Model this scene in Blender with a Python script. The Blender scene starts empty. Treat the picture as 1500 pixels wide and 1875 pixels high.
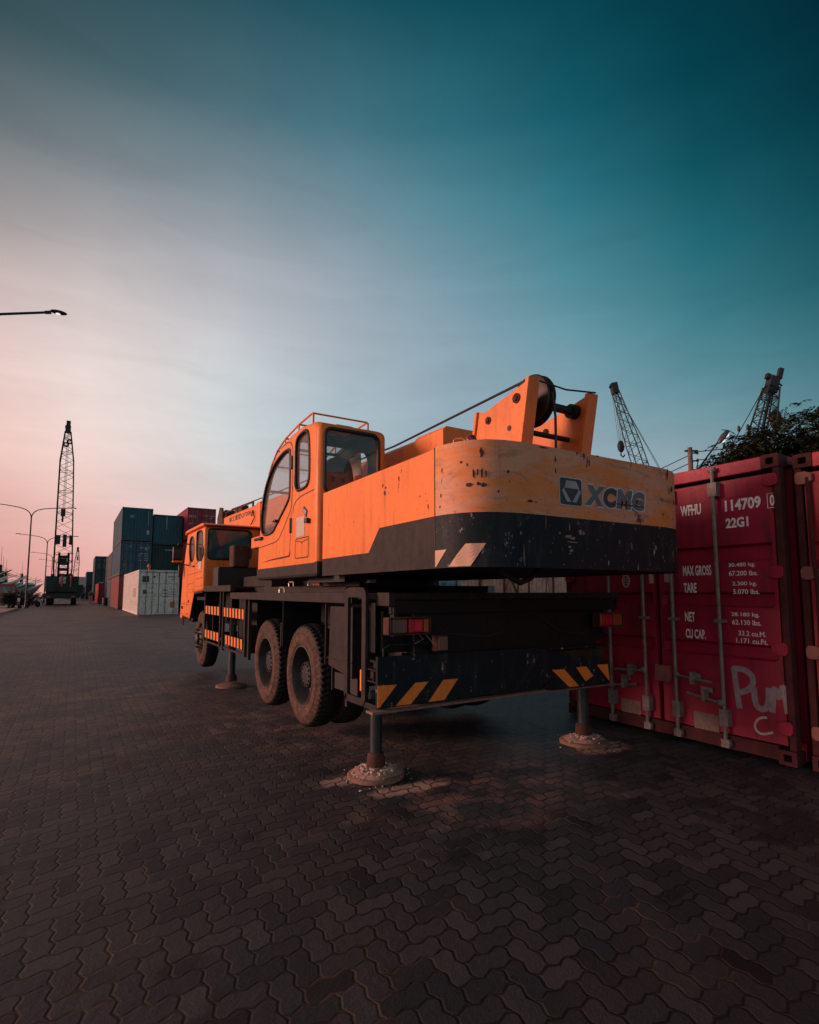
import bpy, bmesh, math, random
from mathutils import Vector, Matrix, geometry
R = math.radians
SC = bpy.context.scene
COL = SC.collection

# ------------------------------------------------------------ camera
cd = bpy.data.cameras.new("camera"); cam = bpy.data.objects.new("camera", cd); COL.objects.link(cam)
cd.sensor_fit = 'HORIZONTAL'; cd.sensor_width = 36.0; cd.lens = 36 * 1010 / 1500
cd.shift_y = 51.5 / 1500; cd.clip_start = .05; cd.clip_end = 9000
cam.location = (0, 0, 1.44)
cam.rotation_euler = (R(90) + math.atan(96 / 1010), 0, -R(31.25))
SC.camera = cam

# ------------------------------------------------------------ sky (dusk), sun, exposure
SC.view_settings.view_transform = 'Standard'; SC.view_settings.look = 'None'
SC.view_settings.exposure = 0.0; SC.view_settings.gamma = 1.0
SKY = ([0,4,8,12,16,20,25,30,36,42,50,62,90],[[[0.6269,0.5617,0.5442],[0.7174,0.655,0.6342],[0.7368,0.6816,0.6517],[0.7506,0.6257,0.5783],[0.7588,0.5378,0.4788],[0.6985,0.4645,0.4083],[0.5771,0.405,0.3601],[0.489,0.3423,0.3054],[0.4921,0.2891,0.2516],[0.5794,0.2715,0.2296],[0.6752,0.2843,0.2397],[0.67,0.2762,0.2352],[0.5689,0.2246,0.1894],[0.4968,0.1919,0.1587],[0.5585,0.2316,0.1949],[0.7849,0.3671,0.3299],[0.92,0.5288,0.5119],[0.7232,0.564,0.5733],[0.4665,0.5011,0.524],[0.415,0.4587,0.4888],[0.5155,0.4688,0.504],[0.5885,0.496,0.5324],[0.5079,0.4877,0.5223],[0.4067,0.4403,0.4749],[0.3614,0.3924,0.4305],[0.3339,0.3648,0.4048],[0.2987,0.3553,0.3894],[0.2877,0.3621,0.3824],[0.3401,0.3939,0.3979],[0.4696,0.4618,0.4521],[0.6269,0.5617,0.5442]],[[0.6381,0.5685,0.5515],[0.7404,0.6636,0.6427],[0.7632,0.6917,0.6612],[0.779,0.6378,0.5892],[0.7928,0.5526,0.492],[0.7382,0.4823,0.4244],[0.6194,0.4254,0.3792],[0.5352,0.3655,0.3272],[0.5515,0.3173,0.2768],[0.6637,0.3104,0.2629],[0.7843,0.34,0.2873],[0.7844,0.3423,0.2932],[0.6742,0.2858,0.2436],[0.5948,0.2493,0.2088],[0.6462,0.2998,0.2547],[0.8099,0.4465,0.4036],[0.8355,0.573,0.5598],[0.5956,0.5512,0.5711],[0.4039,0.4739,0.5082],[0.3864,0.4393,0.4787],[0.4625,0.4427,0.4836],[0.4594,0.4383,0.4777],[0.3563,0.4019,0.4397],[0.2897,0.3574,0.3962],[0.2847,0.3334,0.3763],[0.2903,0.3323,0.3778],[0.2741,0.3423,0.3819],[0.2707,0.3597,0.3843],[0.3276,0.3962,0.4028],[0.4658,0.4665,0.4582],[0.6381,0.5685,0.5515]],[[0.6181,0.5636,0.5503],[0.7319,0.6559,0.6387],[0.7585,0.684,0.6573],[0.7754,0.6349,0.5903],[0.7962,0.5575,0.5004],[0.7582,0.495,0.4399],[0.6588,0.4456,0.4016],[0.5931,0.3939,0.3563],[0.6338,0.3562,0.3138],[0.778,0.3661,0.3127],[0.9185,0.4185,0.357],[0.9118,0.4336,0.3767],[0.7929,0.3716,0.3234],[0.7182,0.3344,0.2865],[0.7642,0.4043,0.3493],[0.8454,0.561,0.5122],[0.734,0.6269,0.6203],[0.4844,0.5348,0.5677],[0.3481,0.4444,0.4918],[0.3473,0.4165,0.4665],[0.3656,0.4028,0.4493],[0.2854,0.355,0.396],[0.1901,0.2913,0.3296],[0.1612,0.2538,0.2936],[0.1858,0.2552,0.3005],[0.2198,0.2839,0.3343],[0.2258,0.3192,0.3654],[0.2329,0.3516,0.3822],[0.293,0.3936,0.4049],[0.4349,0.464,0.4596],[0.6181,0.5636,0.5503]],[[0.5566,0.5409,0.5348],[0.6737,0.6242,0.615],[0.7019,0.6496,0.6321],[0.7171,0.6075,0.5732],[0.7431,0.5417,0.4951],[0.7298,0.491,0.4452],[0.6679,0.4536,0.4168],[0.6372,0.4151,0.3821],[0.7092,0.3919,0.3509],[0.8757,0.4184,0.363],[0.92,0.4864,0.4218],[0.92,0.5042,0.4471],[0.8383,0.4368,0.3901],[0.7883,0.4059,0.3575],[0.8496,0.4992,0.4403],[0.8725,0.6608,0.6106],[0.674,0.6655,0.6667],[0.4256,0.52,0.564],[0.3172,0.4231,0.4812],[0.3058,0.3964,0.4547],[0.26,0.3582,0.4078],[0.1525,0.2738,0.3139],[0.0876,0.1985,0.2338],[0.0791,0.1697,0.2062],[0.1087,0.186,0.2296],[0.1503,0.2343,0.2862],[0.1692,0.2909,0.3418],[0.1838,0.3375,0.3739],[0.242,0.3834,0.4005],[0.3765,0.45,0.4518],[0.5566,0.5409,0.5348]],[[0.4625,0.501,0.5046],[0.5727,0.5701,0.5723],[0.5996,0.5907,0.5863],[0.6108,0.5564,0.5374],[0.6387,0.5047,0.4742],[0.6519,0.4684,0.4372],[0.6386,0.4461,0.421],[0.6556,0.4246,0.4003],[0.7619,0.4178,0.3824],[0.92,0.4559,0.4042],[0.92,0.5229,0.4638],[0.9056,0.5257,0.4781],[0.7736,0.452,0.416],[0.7594,0.4324,0.3927],[0.8579,0.5473,0.4941],[0.8709,0.7122,0.6672],[0.6424,0.677,0.6865],[0.4025,0.5052,0.5579],[0.3016,0.408,0.4742],[0.2595,0.3761,0.4402],[0.1667,0.31,0.3606],[0.0724,0.2025,0.2397],[0.0365,0.1293,0.1596],[0.0358,0.109,0.1398],[0.0586,0.1311,0.1699],[0.094,0.1881,0.2384],[0.1156,0.2591,0.3124],[0.1329,0.3174,0.3585],[0.184,0.3651,0.3883],[0.3007,0.424,0.4337],[0.4625,0.501,0.5046]],[[0.354,0.4471,0.4617],[0.4481,0.4992,0.514],[0.471,0.5136,0.5239],[0.4775,0.4871,0.4857],[0.5038,0.4501,0.4383],[0.5379,0.4286,0.4151],[0.5714,0.4223,0.412],[0.6385,0.4192,0.4066],[0.774,0.4278,0.4021],[0.9187,0.4678,0.4262],[0.9112,0.5135,0.4684],[0.7452,0.4862,0.4555],[0.6126,0.4074,0.3874],[0.6264,0.3988,0.3743],[0.7634,0.5236,0.4853],[0.816,0.6906,0.6582],[0.6185,0.652,0.67],[0.3974,0.4858,0.5448],[0.2888,0.394,0.4658],[0.2071,0.3515,0.4188],[0.097,0.2597,0.3094],[0.0319,0.145,0.1782],[0.0147,0.0824,0.1072],[0.0157,0.069,0.0937],[0.0301,0.0909,0.1238],[0.0548,0.1481,0.1945],[0.073,0.226,0.2792],[0.0888,0.2919,0.3364],[0.1293,0.339,0.3682],[0.2216,0.3876,0.4057],[0.354,0.4471,0.4617]],[[0.2274,0.369,0.3959],[0.2947,0.3997,0.4286],[0.311,0.4063,0.4328],[0.313,0.3885,0.4067],[0.3341,0.3677,0.378],[0.3795,0.3625,0.3705],[0.4505,0.3736,0.3822],[0.5634,0.3906,0.3944],[0.7151,0.4122,0.4024],[0.8007,0.4401,0.417],[0.6891,0.4408,0.4187],[0.4842,0.3751,0.3663],[0.3688,0.2983,0.2963],[0.3912,0.297,0.2913],[0.5353,0.4093,0.3944],[0.6543,0.5682,0.5575],[0.5584,0.5672,0.5954],[0.3819,0.4461,0.5092],[0.255,0.368,0.4426],[0.1373,0.3088,0.3759],[0.0439,0.1975,0.2436],[0.011,0.0928,0.1204],[0.0049,0.0472,0.0658],[0.0059,0.0397,0.0579],[0.0131,0.0581,0.0839],[0.0266,0.1087,0.1487],[0.0381,0.1858,0.2361],[0.0493,0.2548,0.301],[0.076,0.2981,0.3332],[0.1368,0.332,0.3598],[0.2274,0.369,0.3959]],[[0.1326,0.2902,0.3257],[0.1746,0.3036,0.3414],[0.1847,0.304,0.3408],[0.1848,0.2929,0.3244],[0.1997,0.2842,0.3103],[0.2415,0.2905,0.3146],[0.32,0.3131,0.3367],[0.4446,0.3425,0.361],[0.5822,0.3677,0.3741],[0.6029,0.3737,0.37],[0.4421,0.3334,0.3315],[0.2624,0.251,0.2567],[0.1808,0.1872,0.1951],[0.1935,0.1868,0.1926],[0.2949,0.2677,0.2707],[0.4259,0.3983,0.4072],[0.4298,0.4406,0.4769],[0.3162,0.3812,0.4446],[0.1876,0.3217,0.394],[0.0755,0.251,0.3133],[0.018,0.141,0.1815],[0.004,0.0589,0.0812],[0.0018,0.0283,0.0424],[0.0025,0.0244,0.0381],[0.006,0.0387,0.059],[0.0129,0.0804,0.114],[0.0194,0.1498,0.1952],[0.0262,0.2152,0.2606],[0.042,0.2523,0.291],[0.0779,0.2726,0.3072],[0.1326,0.2902,0.3257]],[[0.0647,0.2084,0.2479],[0.0856,0.2086,0.2498],[0.0908,0.2049,0.2455],[0.0908,0.1993,0.2369],[0.0999,0.1994,0.234],[0.129,0.2124,0.2463],[0.1904,0.2398,0.2735],[0.2903,0.2727,0.3026],[0.383,0.2923,0.3131],[0.3569,0.275,0.2881],[0.218,0.2133,0.2253],[0.1073,0.1405,0.1527],[0.0649,0.0976,0.1085],[0.067,0.0959,0.1061],[0.1092,0.1396,0.152],[0.1851,0.2225,0.2437],[0.2239,0.2813,0.3215],[0.176,0.2766,0.3349],[0.0906,0.2395,0.3025],[0.0282,0.1723,0.224],[0.0057,0.0876,0.1196],[0.0013,0.035,0.0521],[0.0008,0.0172,0.0279],[0.0011,0.0156,0.0261],[0.0028,0.0263,0.0422],[0.006,0.058,0.0852],[0.0091,0.1143,0.153],[0.0126,0.1695,0.2116],[0.0205,0.198,0.2377],[0.0381,0.2061,0.2445],[0.0647,0.2084,0.2479]],[[0.0319,0.1474,0.1859],[0.0417,0.1419,0.1809],[0.0444,0.1371,0.1753],[0.0449,0.1347,0.1711],[0.0504,0.1386,0.1739],[0.068,0.1529,0.1885],[0.1064,0.1781,0.2143],[0.168,0.2058,0.2399],[0.2148,0.2159,0.2437],[0.1809,0.1885,0.2096],[0.0966,0.1316,0.1482],[0.0417,0.0796,0.0925],[0.0226,0.053,0.0632],[0.0213,0.0505,0.0605],[0.0333,0.0712,0.0848],[0.0586,0.115,0.1376],[0.0768,0.1589,0.1954],[0.0616,0.1721,0.2201],[0.029,0.1517,0.2006],[0.0083,0.1041,0.1426],[0.0019,0.0522,0.0759],[0.0008,0.0224,0.0356],[0.0008,0.0123,0.0211],[0.0008,0.012,0.0209],[0.0016,0.0205,0.0339],[0.0033,0.0446,0.0672],[0.005,0.0875,0.1202],[0.0069,0.1302,0.1677],[0.011,0.1509,0.1888],[0.0196,0.1524,0.1903],[0.0319,0.1474,0.1859]],[[0.015,0.0969,0.1306],[0.0187,0.0904,0.1236],[0.0202,0.0864,0.1186],[0.0211,0.086,0.1175],[0.0242,0.0911,0.1225],[0.0329,0.103,0.1354],[0.0505,0.1209,0.1546],[0.075,0.1376,0.1706],[0.0869,0.1382,0.1675],[0.0662,0.1135,0.137],[0.033,0.0755,0.0929],[0.0137,0.0453,0.0578],[0.0068,0.0302,0.0399],[0.0054,0.0274,0.0369],[0.0068,0.0345,0.0468],[0.0099,0.0508,0.0693],[0.0117,0.0697,0.0961],[0.0091,0.0785,0.1101],[0.0044,0.07,0.1004],[0.0015,0.0488,0.0724],[0.0008,0.0275,0.0431],[0.0008,0.0149,0.025],[0.0008,0.0102,0.0181],[0.0008,0.011,0.0195],[0.0011,0.018,0.0301],[0.0021,0.0353,0.0542],[0.0031,0.0636,0.0901],[0.0043,0.0912,0.1227],[0.0064,0.1044,0.1378],[0.0101,0.1035,0.1374],[0.015,0.0969,0.1306]],[[0.0091,0.0642,0.0921],[0.0107,0.0611,0.0885],[0.0118,0.0594,0.0864],[0.0129,0.0602,0.0871],[0.0148,0.064,0.0913],[0.018,0.0705,0.0987],[0.0226,0.078,0.107],[0.0262,0.0823,0.1112],[0.0249,0.0785,0.1056],[0.018,0.0654,0.0889],[0.0101,0.0483,0.0674],[0.005,0.034,0.0491],[0.0026,0.0254,0.038],[0.0017,0.0219,0.0338],[0.0013,0.0222,0.0348],[0.0012,0.0248,0.0393],[0.001,0.0277,0.044],[0.0008,0.0285,0.0453],[0.0008,0.026,0.0416],[0.0008,0.0212,0.0344],[0.0008,0.0164,0.0272],[0.0008,0.0133,0.0225],[0.0008,0.0125,0.0215],[0.0008,0.0146,0.0247],[0.0011,0.0205,0.0333],[0.0019,0.0311,0.048],[0.0028,0.0453,0.0666],[0.004,0.0584,0.0834],[0.0054,0.0658,0.093],[0.0072,0.0668,0.0948],[0.0091,0.0642,0.0921]],[[0.004,0.041,0.0629],[0.004,0.041,0.0629],[0.004,0.041,0.0629],[0.004,0.041,0.0629],[0.004,0.041,0.0629],[0.004,0.041,0.0629],[0.004,0.041,0.0629],[0.004,0.041,0.0629],[0.004,0.041,0.0629],[0.004,0.041,0.0629],[0.004,0.041,0.0629],[0.004,0.041,0.0629],[0.004,0.041,0.0629],[0.004,0.041,0.0629],[0.004,0.041,0.0629],[0.004,0.041,0.0629],[0.004,0.041,0.0629],[0.004,0.041,0.0629],[0.004,0.041,0.0629],[0.004,0.041,0.0629],[0.004,0.041,0.0629],[0.004,0.041,0.0629],[0.004,0.041,0.0629],[0.004,0.041,0.0629],[0.004,0.041,0.0629],[0.004,0.041,0.0629],[0.004,0.041,0.0629],[0.004,0.041,0.0629],[0.004,0.041,0.0629],[0.004,0.041,0.0629],[0.004,0.041,0.0629]]])
wd = bpy.data.worlds.new("World"); SC.world = wd; wd.use_nodes = True
def build_sky():
    """graded dusk sky: for each of a dozen heights above the horizon a ramp round the compass, blended upwards"""
    nt = wd.node_tree; N = nt.nodes; L = nt.links; N.clear()
    def m(op, a, b=None, c=None):
        n = N.new('ShaderNodeMath'); n.operation = op
        for i, v in enumerate((a, b, c)):
            if v is None: continue
            if isinstance(v, (int, float)): n.inputs[i].default_value = v
            else: L.new(v, n.inputs[i])
        return n.outputs[0]
    tc = N.new('ShaderNodeTexCoord'); sx = N.new('ShaderNodeSeparateXYZ')
    L.new(tc.outputs['Generated'], sx.inputs[0]); x, y, z = sx.outputs
    mp = N.new('ShaderNodeMapping'); mp.inputs['Scale'].default_value = (1.6, 1.6, 9); mp.inputs['Rotation'].default_value = (.25, .1, .5)
    L.new(tc.outputs['Generated'], mp.inputs[0])
    ns = N.new('ShaderNodeTexNoise'); ns.inputs['Scale'].default_value = 2.2; ns.inputs['Detail'].default_value = 6; ns.inputs['Roughness'].default_value = .6; ns.inputs['Distortion'].default_value = .6
    L.new(mp.outputs[0], ns.inputs['Vector'])                       # thin stretched cirrus
    az = m('MULTIPLY_ADD', m('ARCTAN2', x, y), 1 / (2 * math.pi), .5)
    el = m('MULTIPLY', m('ARCSINE', m('MINIMUM', m('MAXIMUM', z, -1), 1)), 180 / math.pi)
    els, rows = SKY; col = None
    for k, (e, row) in enumerate(zip(els, rows)):
        r = N.new('ShaderNodeValToRGB'); r.color_ramp.interpolation = 'LINEAR'; cr = r.color_ramp.elements
        for i, c in enumerate(row):
            p = i / (len(row) - 1)
            q = cr[0] if i == 0 else cr[1] if i == len(row) - 1 else cr.new(p)
            if i == 0: q.position = 0
            q.color = (*c, 1)
        cr[len(cr) - 1].position = 1; cr[len(cr) - 1].color = (*row[-1], 1)
        L.new(az, r.inputs[0])
        if col is None: col = r.outputs[0]; continue
        mr = N.new('ShaderNodeMapRange'); mr.interpolation_type = 'LINEAR'; L.new(el, mr.inputs[0]); mr.inputs[1].default_value = els[k - 1]; mr.inputs[2].default_value = e
        mx = N.new('ShaderNodeMix'); mx.data_type = 'RGBA'; L.new(mr.outputs[0], mx.inputs[0]); L.new(col, mx.inputs[6]); L.new(r.outputs[0], mx.inputs[7]); col = mx.outputs[2]
    sc = N.new('ShaderNodeVectorMath'); sc.operation = 'SCALE'; L.new(col, sc.inputs[0]); L.new(m('MULTIPLY_ADD', m('SUBTRACT', ns.outputs[0], .5), .28, 1.0), sc.inputs['Scale'])
    bg = N.new('ShaderNodeBackground'); L.new(sc.outputs[0], bg.inputs[0]); bg.inputs[1].default_value = 1.0
    o = N.new('ShaderNodeOutputWorld'); L.new(bg.outputs[0], o.inputs[0])
build_sky()
sl = bpy.data.lights.new("sun", 'SUN'); sl.energy = 3.2; sl.angle = R(16); sl.color = (1, .55, .42)
sun = bpy.data.objects.new("sun", sl); COL.objects.link(sun)
SUN_EL, SUN_AZ = R(12), R(155)          # the last glow, low on the left
sd = Vector((math.cos(SUN_AZ) * math.cos(SUN_EL), math.sin(SUN_AZ) * math.cos(SUN_EL), math.sin(SUN_EL)))
sun.rotation_euler = sd.to_track_quat('Z', 'Y').to_euler(); sun.location = (-20, -5, 20)

# ------------------------------------------------------------ materials
MATS = {}
class NT:
    def __init__(s, name):
        s.mat = bpy.data.materials.new(name); s.mat.use_nodes = True
        s.N = s.mat.node_tree.nodes; s.L = s.mat.node_tree.links; s.N.clear()
        s.out = s.N.new('ShaderNodeOutputMaterial')
        s.tc = s.N.new('ShaderNodeTexCoord')
    def put(s, sock, v):
        if v is None: return
        if isinstance(v, bpy.types.NodeSocket): s.L.new(v, sock)
        elif hasattr(sock.default_value, '__len__'):
            v = tuple(v); n = len(sock.default_value)
            sock.default_value = v + (1,) * (n - len(v)) if len(v) < n else v[:n]
        else: sock.default_value = v
    def m(s, op, a, b=None, c=None, clamp=False):
        n = s.N.new('ShaderNodeMath'); n.operation = op; n.use_clamp = clamp
        for i, v in enumerate((a, b, c)): s.put(n.inputs[i], v)
        return n.outputs[0]
    def mix(s, f, a, b, blend='MIX'):
        n = s.N.new('ShaderNodeMix'); n.data_type = 'RGBA'; n.blend_type = blend
        s.put(n.inputs[0], f); s.put(n.inputs[6], a); s.put(n.inputs[7], b)
        return n.outputs[2]
    def noise(s, scale, detail=4, rough=.55, stretch=(1, 1, 1), dist=0, loc=(0, 0, 0), coord='Object'):
        mp = s.N.new('ShaderNodeMapping'); mp.inputs['Scale'].default_value = stretch; mp.inputs['Location'].default_value = loc
        s.L.new(s.tc.outputs[coord], mp.inputs[0])
        n = s.N.new('ShaderNodeTexNoise'); s.L.new(mp.outputs[0], n.inputs['Vector'])
        n.inputs['Scale'].default_value = scale; n.inputs['Detail'].default_value = detail
        n.inputs['Roughness'].default_value = rough; n.inputs['Distortion'].default_value = dist
        return n.outputs[0]
    def step(s, v, a, b):
        n = s.N.new('ShaderNodeMapRange'); n.interpolation_type = 'SMOOTHSTEP'
        s.put(n.inputs[0], v); n.inputs[1].default_value = a; n.inputs[2].default_value = b
        return n.outputs[0]
    def bump(s, h, strength=.3, dist=.01):
        n = s.N.new('ShaderNodeBump'); n.inputs['Strength'].default_value = strength; n.inputs['Distance'].default_value = dist
        s.put(n.inputs['Height'], h); return n.outputs[0]
    def bsdf(s, col, rough=.5, metal=0, normal=None, spec=.5, **kw):
        b = s.N.new('ShaderNodeBsdfPrincipled')
        s.put(b.inputs['Base Color'], col); s.put(b.inputs['Roughness'], rough); s.put(b.inputs['Metallic'], metal)
        s.put(b.inputs['Specular IOR Level'], spec)
        if normal is not None: s.L.new(normal, b.inputs['Normal'])
        for k, v in kw.items(): s.put(b.inputs[k], v)
        s.L.new(b.outputs[0], s.out.inputs[0]); return b

def paint(name, base, rough=.5, var=.18, grime=(.03, .022, .018), ga=.45, rust=0.0, rustcol=(.09, .028, .014), scale=1.0, metal=0,
          dust=0.0, dustcol=(.30, .17, .12), bump=.12, spec=.4, streak=.12, dent=0.0):
    if name in MATS: return MATS[name]
    t = NT(name)
    n1 = t.noise(2.1 * scale, 5, .6); n2 = t.noise(9 * scale, 5, .65, (1, 1, streak), loc=(3, 1, 7)); n3 = t.noise(26 * scale, 6, .7, loc=(9, 4, 2))
    c = t.mix(t.step(n1, .25, .75), tuple(v * (1 - var) for v in base), tuple(min(1, v * (1 + var)) for v in base))
    c = t.mix(t.m('MULTIPLY', t.step(n2, .48, .78), ga), c, grime)
    c = t.mix(t.m('MULTIPLY', t.step(n3, .55, .75), ga * .5), c, grime)
    r = t.m('MULTIPLY_ADD', n3, .3, rough - .12)
    if rust > 0:
        n4 = t.noise(6.5 * scale, 7, .72, (1, 1, .5), loc=(1, 8, 3))
        mk = t.step(n4, .74 - rust * .34, .79 - rust * .34)
        rc = t.mix(n3, tuple(v * .45 for v in rustcol), tuple(v * 1.5 for v in rustcol))
        c = t.mix(mk, c, rc); r = t.m('MAXIMUM', r, t.m('MULTIPLY', mk, .85))
    if dust > 0:
        n5 = t.noise(4.5 * scale, 6, .65, loc=(5, 5, 1))
        c = t.mix(t.m('MULTIPLY', t.step(n5, .3, .72), dust), c, dustcol); r = t.m('MAXIMUM', r, dust * .8)
    h = n3
    if dent > 0: h = t.m('MULTIPLY_ADD', t.noise(1.7 * scale, 3, .45, (1, 1, 1)), dent * 14, n3)
    t.bsdf(c, r, metal, t.bump(h, bump, .006), spec)
    MATS[name] = t.mat; return t.mat

def plain(name, col, rough=.5, metal=0, spec=.5, emit=None):
    if name in MATS: return MATS[name]
    t = NT(name); n = t.noise(7, 4, .6)
    c = t.mix(t.step(n, .3, .7), tuple(v * .82 for v in col), tuple(min(1, v * 1.12) for v in col))
    t.bsdf(c, rough, metal, None, spec); MATS[name] = t.mat; return t.mat

def glass(name, tint=(.93, .94, .94), refl=.16, film=(.5, .45, .42), fa=.07):
    if name in MATS: return MATS[name]
    t = NT(name)
    n = t.noise(3, 5, .6)
    tr = t.N.new('ShaderNodeBsdfTransparent'); t.put(tr.inputs[0], t.mix(n, tuple(v * .94 for v in tint), tint))
    gl = t.N.new('ShaderNodeBsdfGlossy'); gl.inputs['Roughness'].default_value = .03
    fr = t.N.new('ShaderNodeFresnel'); fr.inputs[0].default_value = 1.5
    mx = t.N.new('ShaderNodeMixShader'); t.L.new(t.m('MULTIPLY_ADD', fr.outputs[0], .28, refl * refl, clamp=True), mx.inputs[0])
    t.L.new(tr.outputs[0], mx.inputs[1]); t.L.new(gl.outputs[0], mx.inputs[2])
    df = t.N.new('ShaderNodeBsdfDiffuse'); df.inputs[0].default_value = (*film, 1)
    m2 = t.N.new('ShaderNodeMixShader'); t.L.new(t.m('MULTIPLY', t.m('MULTIPLY_ADD', t.step(n, .25, .8), .6, .4), fa), m2.inputs[0])
    t.L.new(mx.outputs[0], m2.inputs[1]); t.L.new(df.outputs[0], m2.inputs[2]); t.L.new(m2.outputs[0], t.out.inputs[0])
    MATS[name] = t.mat; return t.mat

def mat_paving():
    t = NT('zigzag paving'); S = .098                              # zigzag stones, two squares of S long, laid in herringbone
    sp = t.N.new('ShaderNodeSeparateXYZ'); t.L.new(t.tc.outputs['Object'], sp.inputs[0]); x, y = sp.outputs[0], sp.outputs[1]
    def tri(v): return t.m('MULTIPLY', t.m('ADD', t.m('SINE', t.m('MULTIPLY', v, 2 * math.pi / S)), t.m('MULTIPLY', t.m('SINE', t.m('MULTIPLY', v, 6 * math.pi / S)), -.12)), .0076)
    def sway(loc): return t.m('ADD', t.m('MULTIPLY', t.m('SUBTRACT', t.noise(.5, 3, .5, loc=loc), .5), .06), t.m('MULTIPLY', t.m('SUBTRACT', t.noise(7, 3, .6, loc=loc), .5), .016))
    xw = t.m('ADD', t.m('ADD', tri(y), x), sway((0, 0, 0))); yw = t.m('ADD', t.m('ADD', tri(x), y), sway((7, 2, 0)))
    U = t.m('DIVIDE', xw, S); V = t.m('DIVIDE', yw, S)
    cx = t.m('FLOOR', U); cy = t.m('FLOOR', V); fu = t.m('FRACT', U); fv = t.m('FRACT', V)
    q = t.m('FLOORED_MODULO', t.m('SUBTRACT', cx, cy), 4)
    hz = t.m('LESS_THAN', q, 1.5); vt = t.m('SUBTRACT', 1, hz)       # lying along x, along y
    is1 = t.m('MULTIPLY', hz, t.m('GREATER_THAN', q, .5)); is2 = t.m('MULTIPLY', vt, t.m('LESS_THAN', q, 2.5))
    lu = t.m('DIVIDE', t.m('ADD', fu, is1), t.m('ADD', 1, hz)); lv = t.m('DIVIDE', t.m('ADD', fv, is2), t.m('ADD', 1, vt))
    du = t.m('MULTIPLY', t.m('MULTIPLY', t.m('MINIMUM', lu, t.m('SUBTRACT', 1, lu)), S), t.m('ADD', 1, hz))
    dv = t.m('MULTIPLY', t.m('MULTIPLY', t.m('MINIMUM', lv, t.m('SUBTRACT', 1, lv)), S), t.m('ADD', 1, vt))
    e = t.m('MINIMUM', du, dv)
    idv = t.N.new('ShaderNodeCombineXYZ')
    t.L.new(t.m('ADD', t.m('SUBTRACT', cx, is1), t.m('MULTIPLY', vt, .37)), idv.inputs[0]); t.L.new(t.m('SUBTRACT', cy, is2), idv.inputs[1])
    wn = t.N.new('ShaderNodeTexWhiteNoise'); wn.noise_dimensions = '2D'; t.L.new(idv.outputs[0], wn.inputs[0])
    rs = t.N.new('ShaderNodeSeparateColor'); t.L.new(wn.outputs['Color'], rs.inputs[0]); r1, r2, r3 = rs.outputs
    en = t.m('MULTIPLY_ADD', t.m('SUBTRACT', t.noise(40, 6, .8), .5), .016, e)
    joint = t.step(en, .0025, .0095)                        # 0 in the joint, 1 on the stone
    grain = t.noise(140, 6, .75); mott = t.noise(1.1, 6, .6); mott2 = t.noise(.22, 4, .55, loc=(3, 3, 0)); fine = t.noise(18, 6, .7)
    c = t.mix(r1, (.021, .026, .033), (.050, .051, .057))
    c = t.mix(t.m('MULTIPLY', t.step(mott, .42, .72), .32), c, (.085, .056, .052))
    c = t.mix(t.m('MULTIPLY', t.step(mott2, .45, .68), .5), c, (.018, .020, .025))
    c = t.mix(t.m('MULTIPLY', t.step(grain, .48, .7), .6), c, (.075, .070, .072)); c = t.mix(t.m('MULTIPLY', t.step(t.noise(75, 5, .8, loc=(3, 8, 0)), .52, .68), .6), c, (.006, .007, .009))
    # single stones and small groups of them gone dark
    dark_stones = t.m('MULTIPLY', t.step(t.m('ADD', t.noise(1.35, 3, .5, loc=(11, 6, 0)), t.m('MULTIPLY', t.m('SUBTRACT', x, 1.2), .018)), .59, .65), t.m('GREATER_THAN', r2, .3))
    dark_stones = t.m('MAXIMUM', dark_stones, t.m('GREATER_THAN', r3, .985))
    def spot(px, py, rx, ry, lo=.55, sc=6):
        a = t.m('DIVIDE', t.m('SUBTRACT', x, px), rx); b = t.m('DIVIDE', t.m('SUBTRACT', y, py), ry)
        d = t.m('SQRT', t.m('ADD', t.m('MULTIPLY', a, a), t.m('MULTIPLY', b, b)))
        return t.step(t.m('ADD', d, t.m('MULTIPLY', t.m('SUBTRACT', t.noise(sc, 5, .7), .5), 1.3)), 1.05, lo)
    for a in [(3.783, 2.323, 0.16, 0.1), (4.605, 2.242, 0.2, 0.11), (3.021, 3.513, 0.24, 0.09), (3.62, 3.013, 0.14, 0.08), (0.47, 5.63, 0.42, 0.12), (0.95, 3.4, 0.1, 0.07), (2.53, 1.73, 0.16, 0.05), (4.34, 2.36, 0.12, 0.06), (0.42, 2.4, 0.12, 0.08)]: dark_stones = t.m('MAXIMUM', dark_stones, t.m('MULTIPLY', spot(*a), .9))
    c = t.mix(t.m('MULTIPLY', dark_stones, .78), c, (.010, .010, .012))
    # sand and dust trodden round the crane, then low-sun warmth painted farther off
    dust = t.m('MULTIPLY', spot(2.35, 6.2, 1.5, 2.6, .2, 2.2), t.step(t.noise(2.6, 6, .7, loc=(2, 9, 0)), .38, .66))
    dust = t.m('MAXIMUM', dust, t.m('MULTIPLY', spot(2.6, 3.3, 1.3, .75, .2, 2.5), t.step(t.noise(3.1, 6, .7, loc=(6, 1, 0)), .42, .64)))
    dust = t.m('MAXIMUM', dust, t.m('MULTIPLY', spot(.0, 9.0, 4.2, 5.4, .1, 1.6), t.m('MULTIPLY', t.step(t.noise(1.9, 6, .7, loc=(1, 5, 0)), .36, .68), .62)))  # warm sun glow on the mid-left paving, put into its colour
    dust = t.m('MAXIMUM', dust, t.m('MULTIPLY', t.step(t.m('MULTIPLY_ADD', t.noise(.3, 4, .6), 6, y), 13, 22), t.m('MULTIPLY', t.step(t.noise(.7, 6, .7, loc=(1, 5, 0)), .25, .7), .8)))  # far paving reddened and lightened in colour to imitate the low glow
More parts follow.
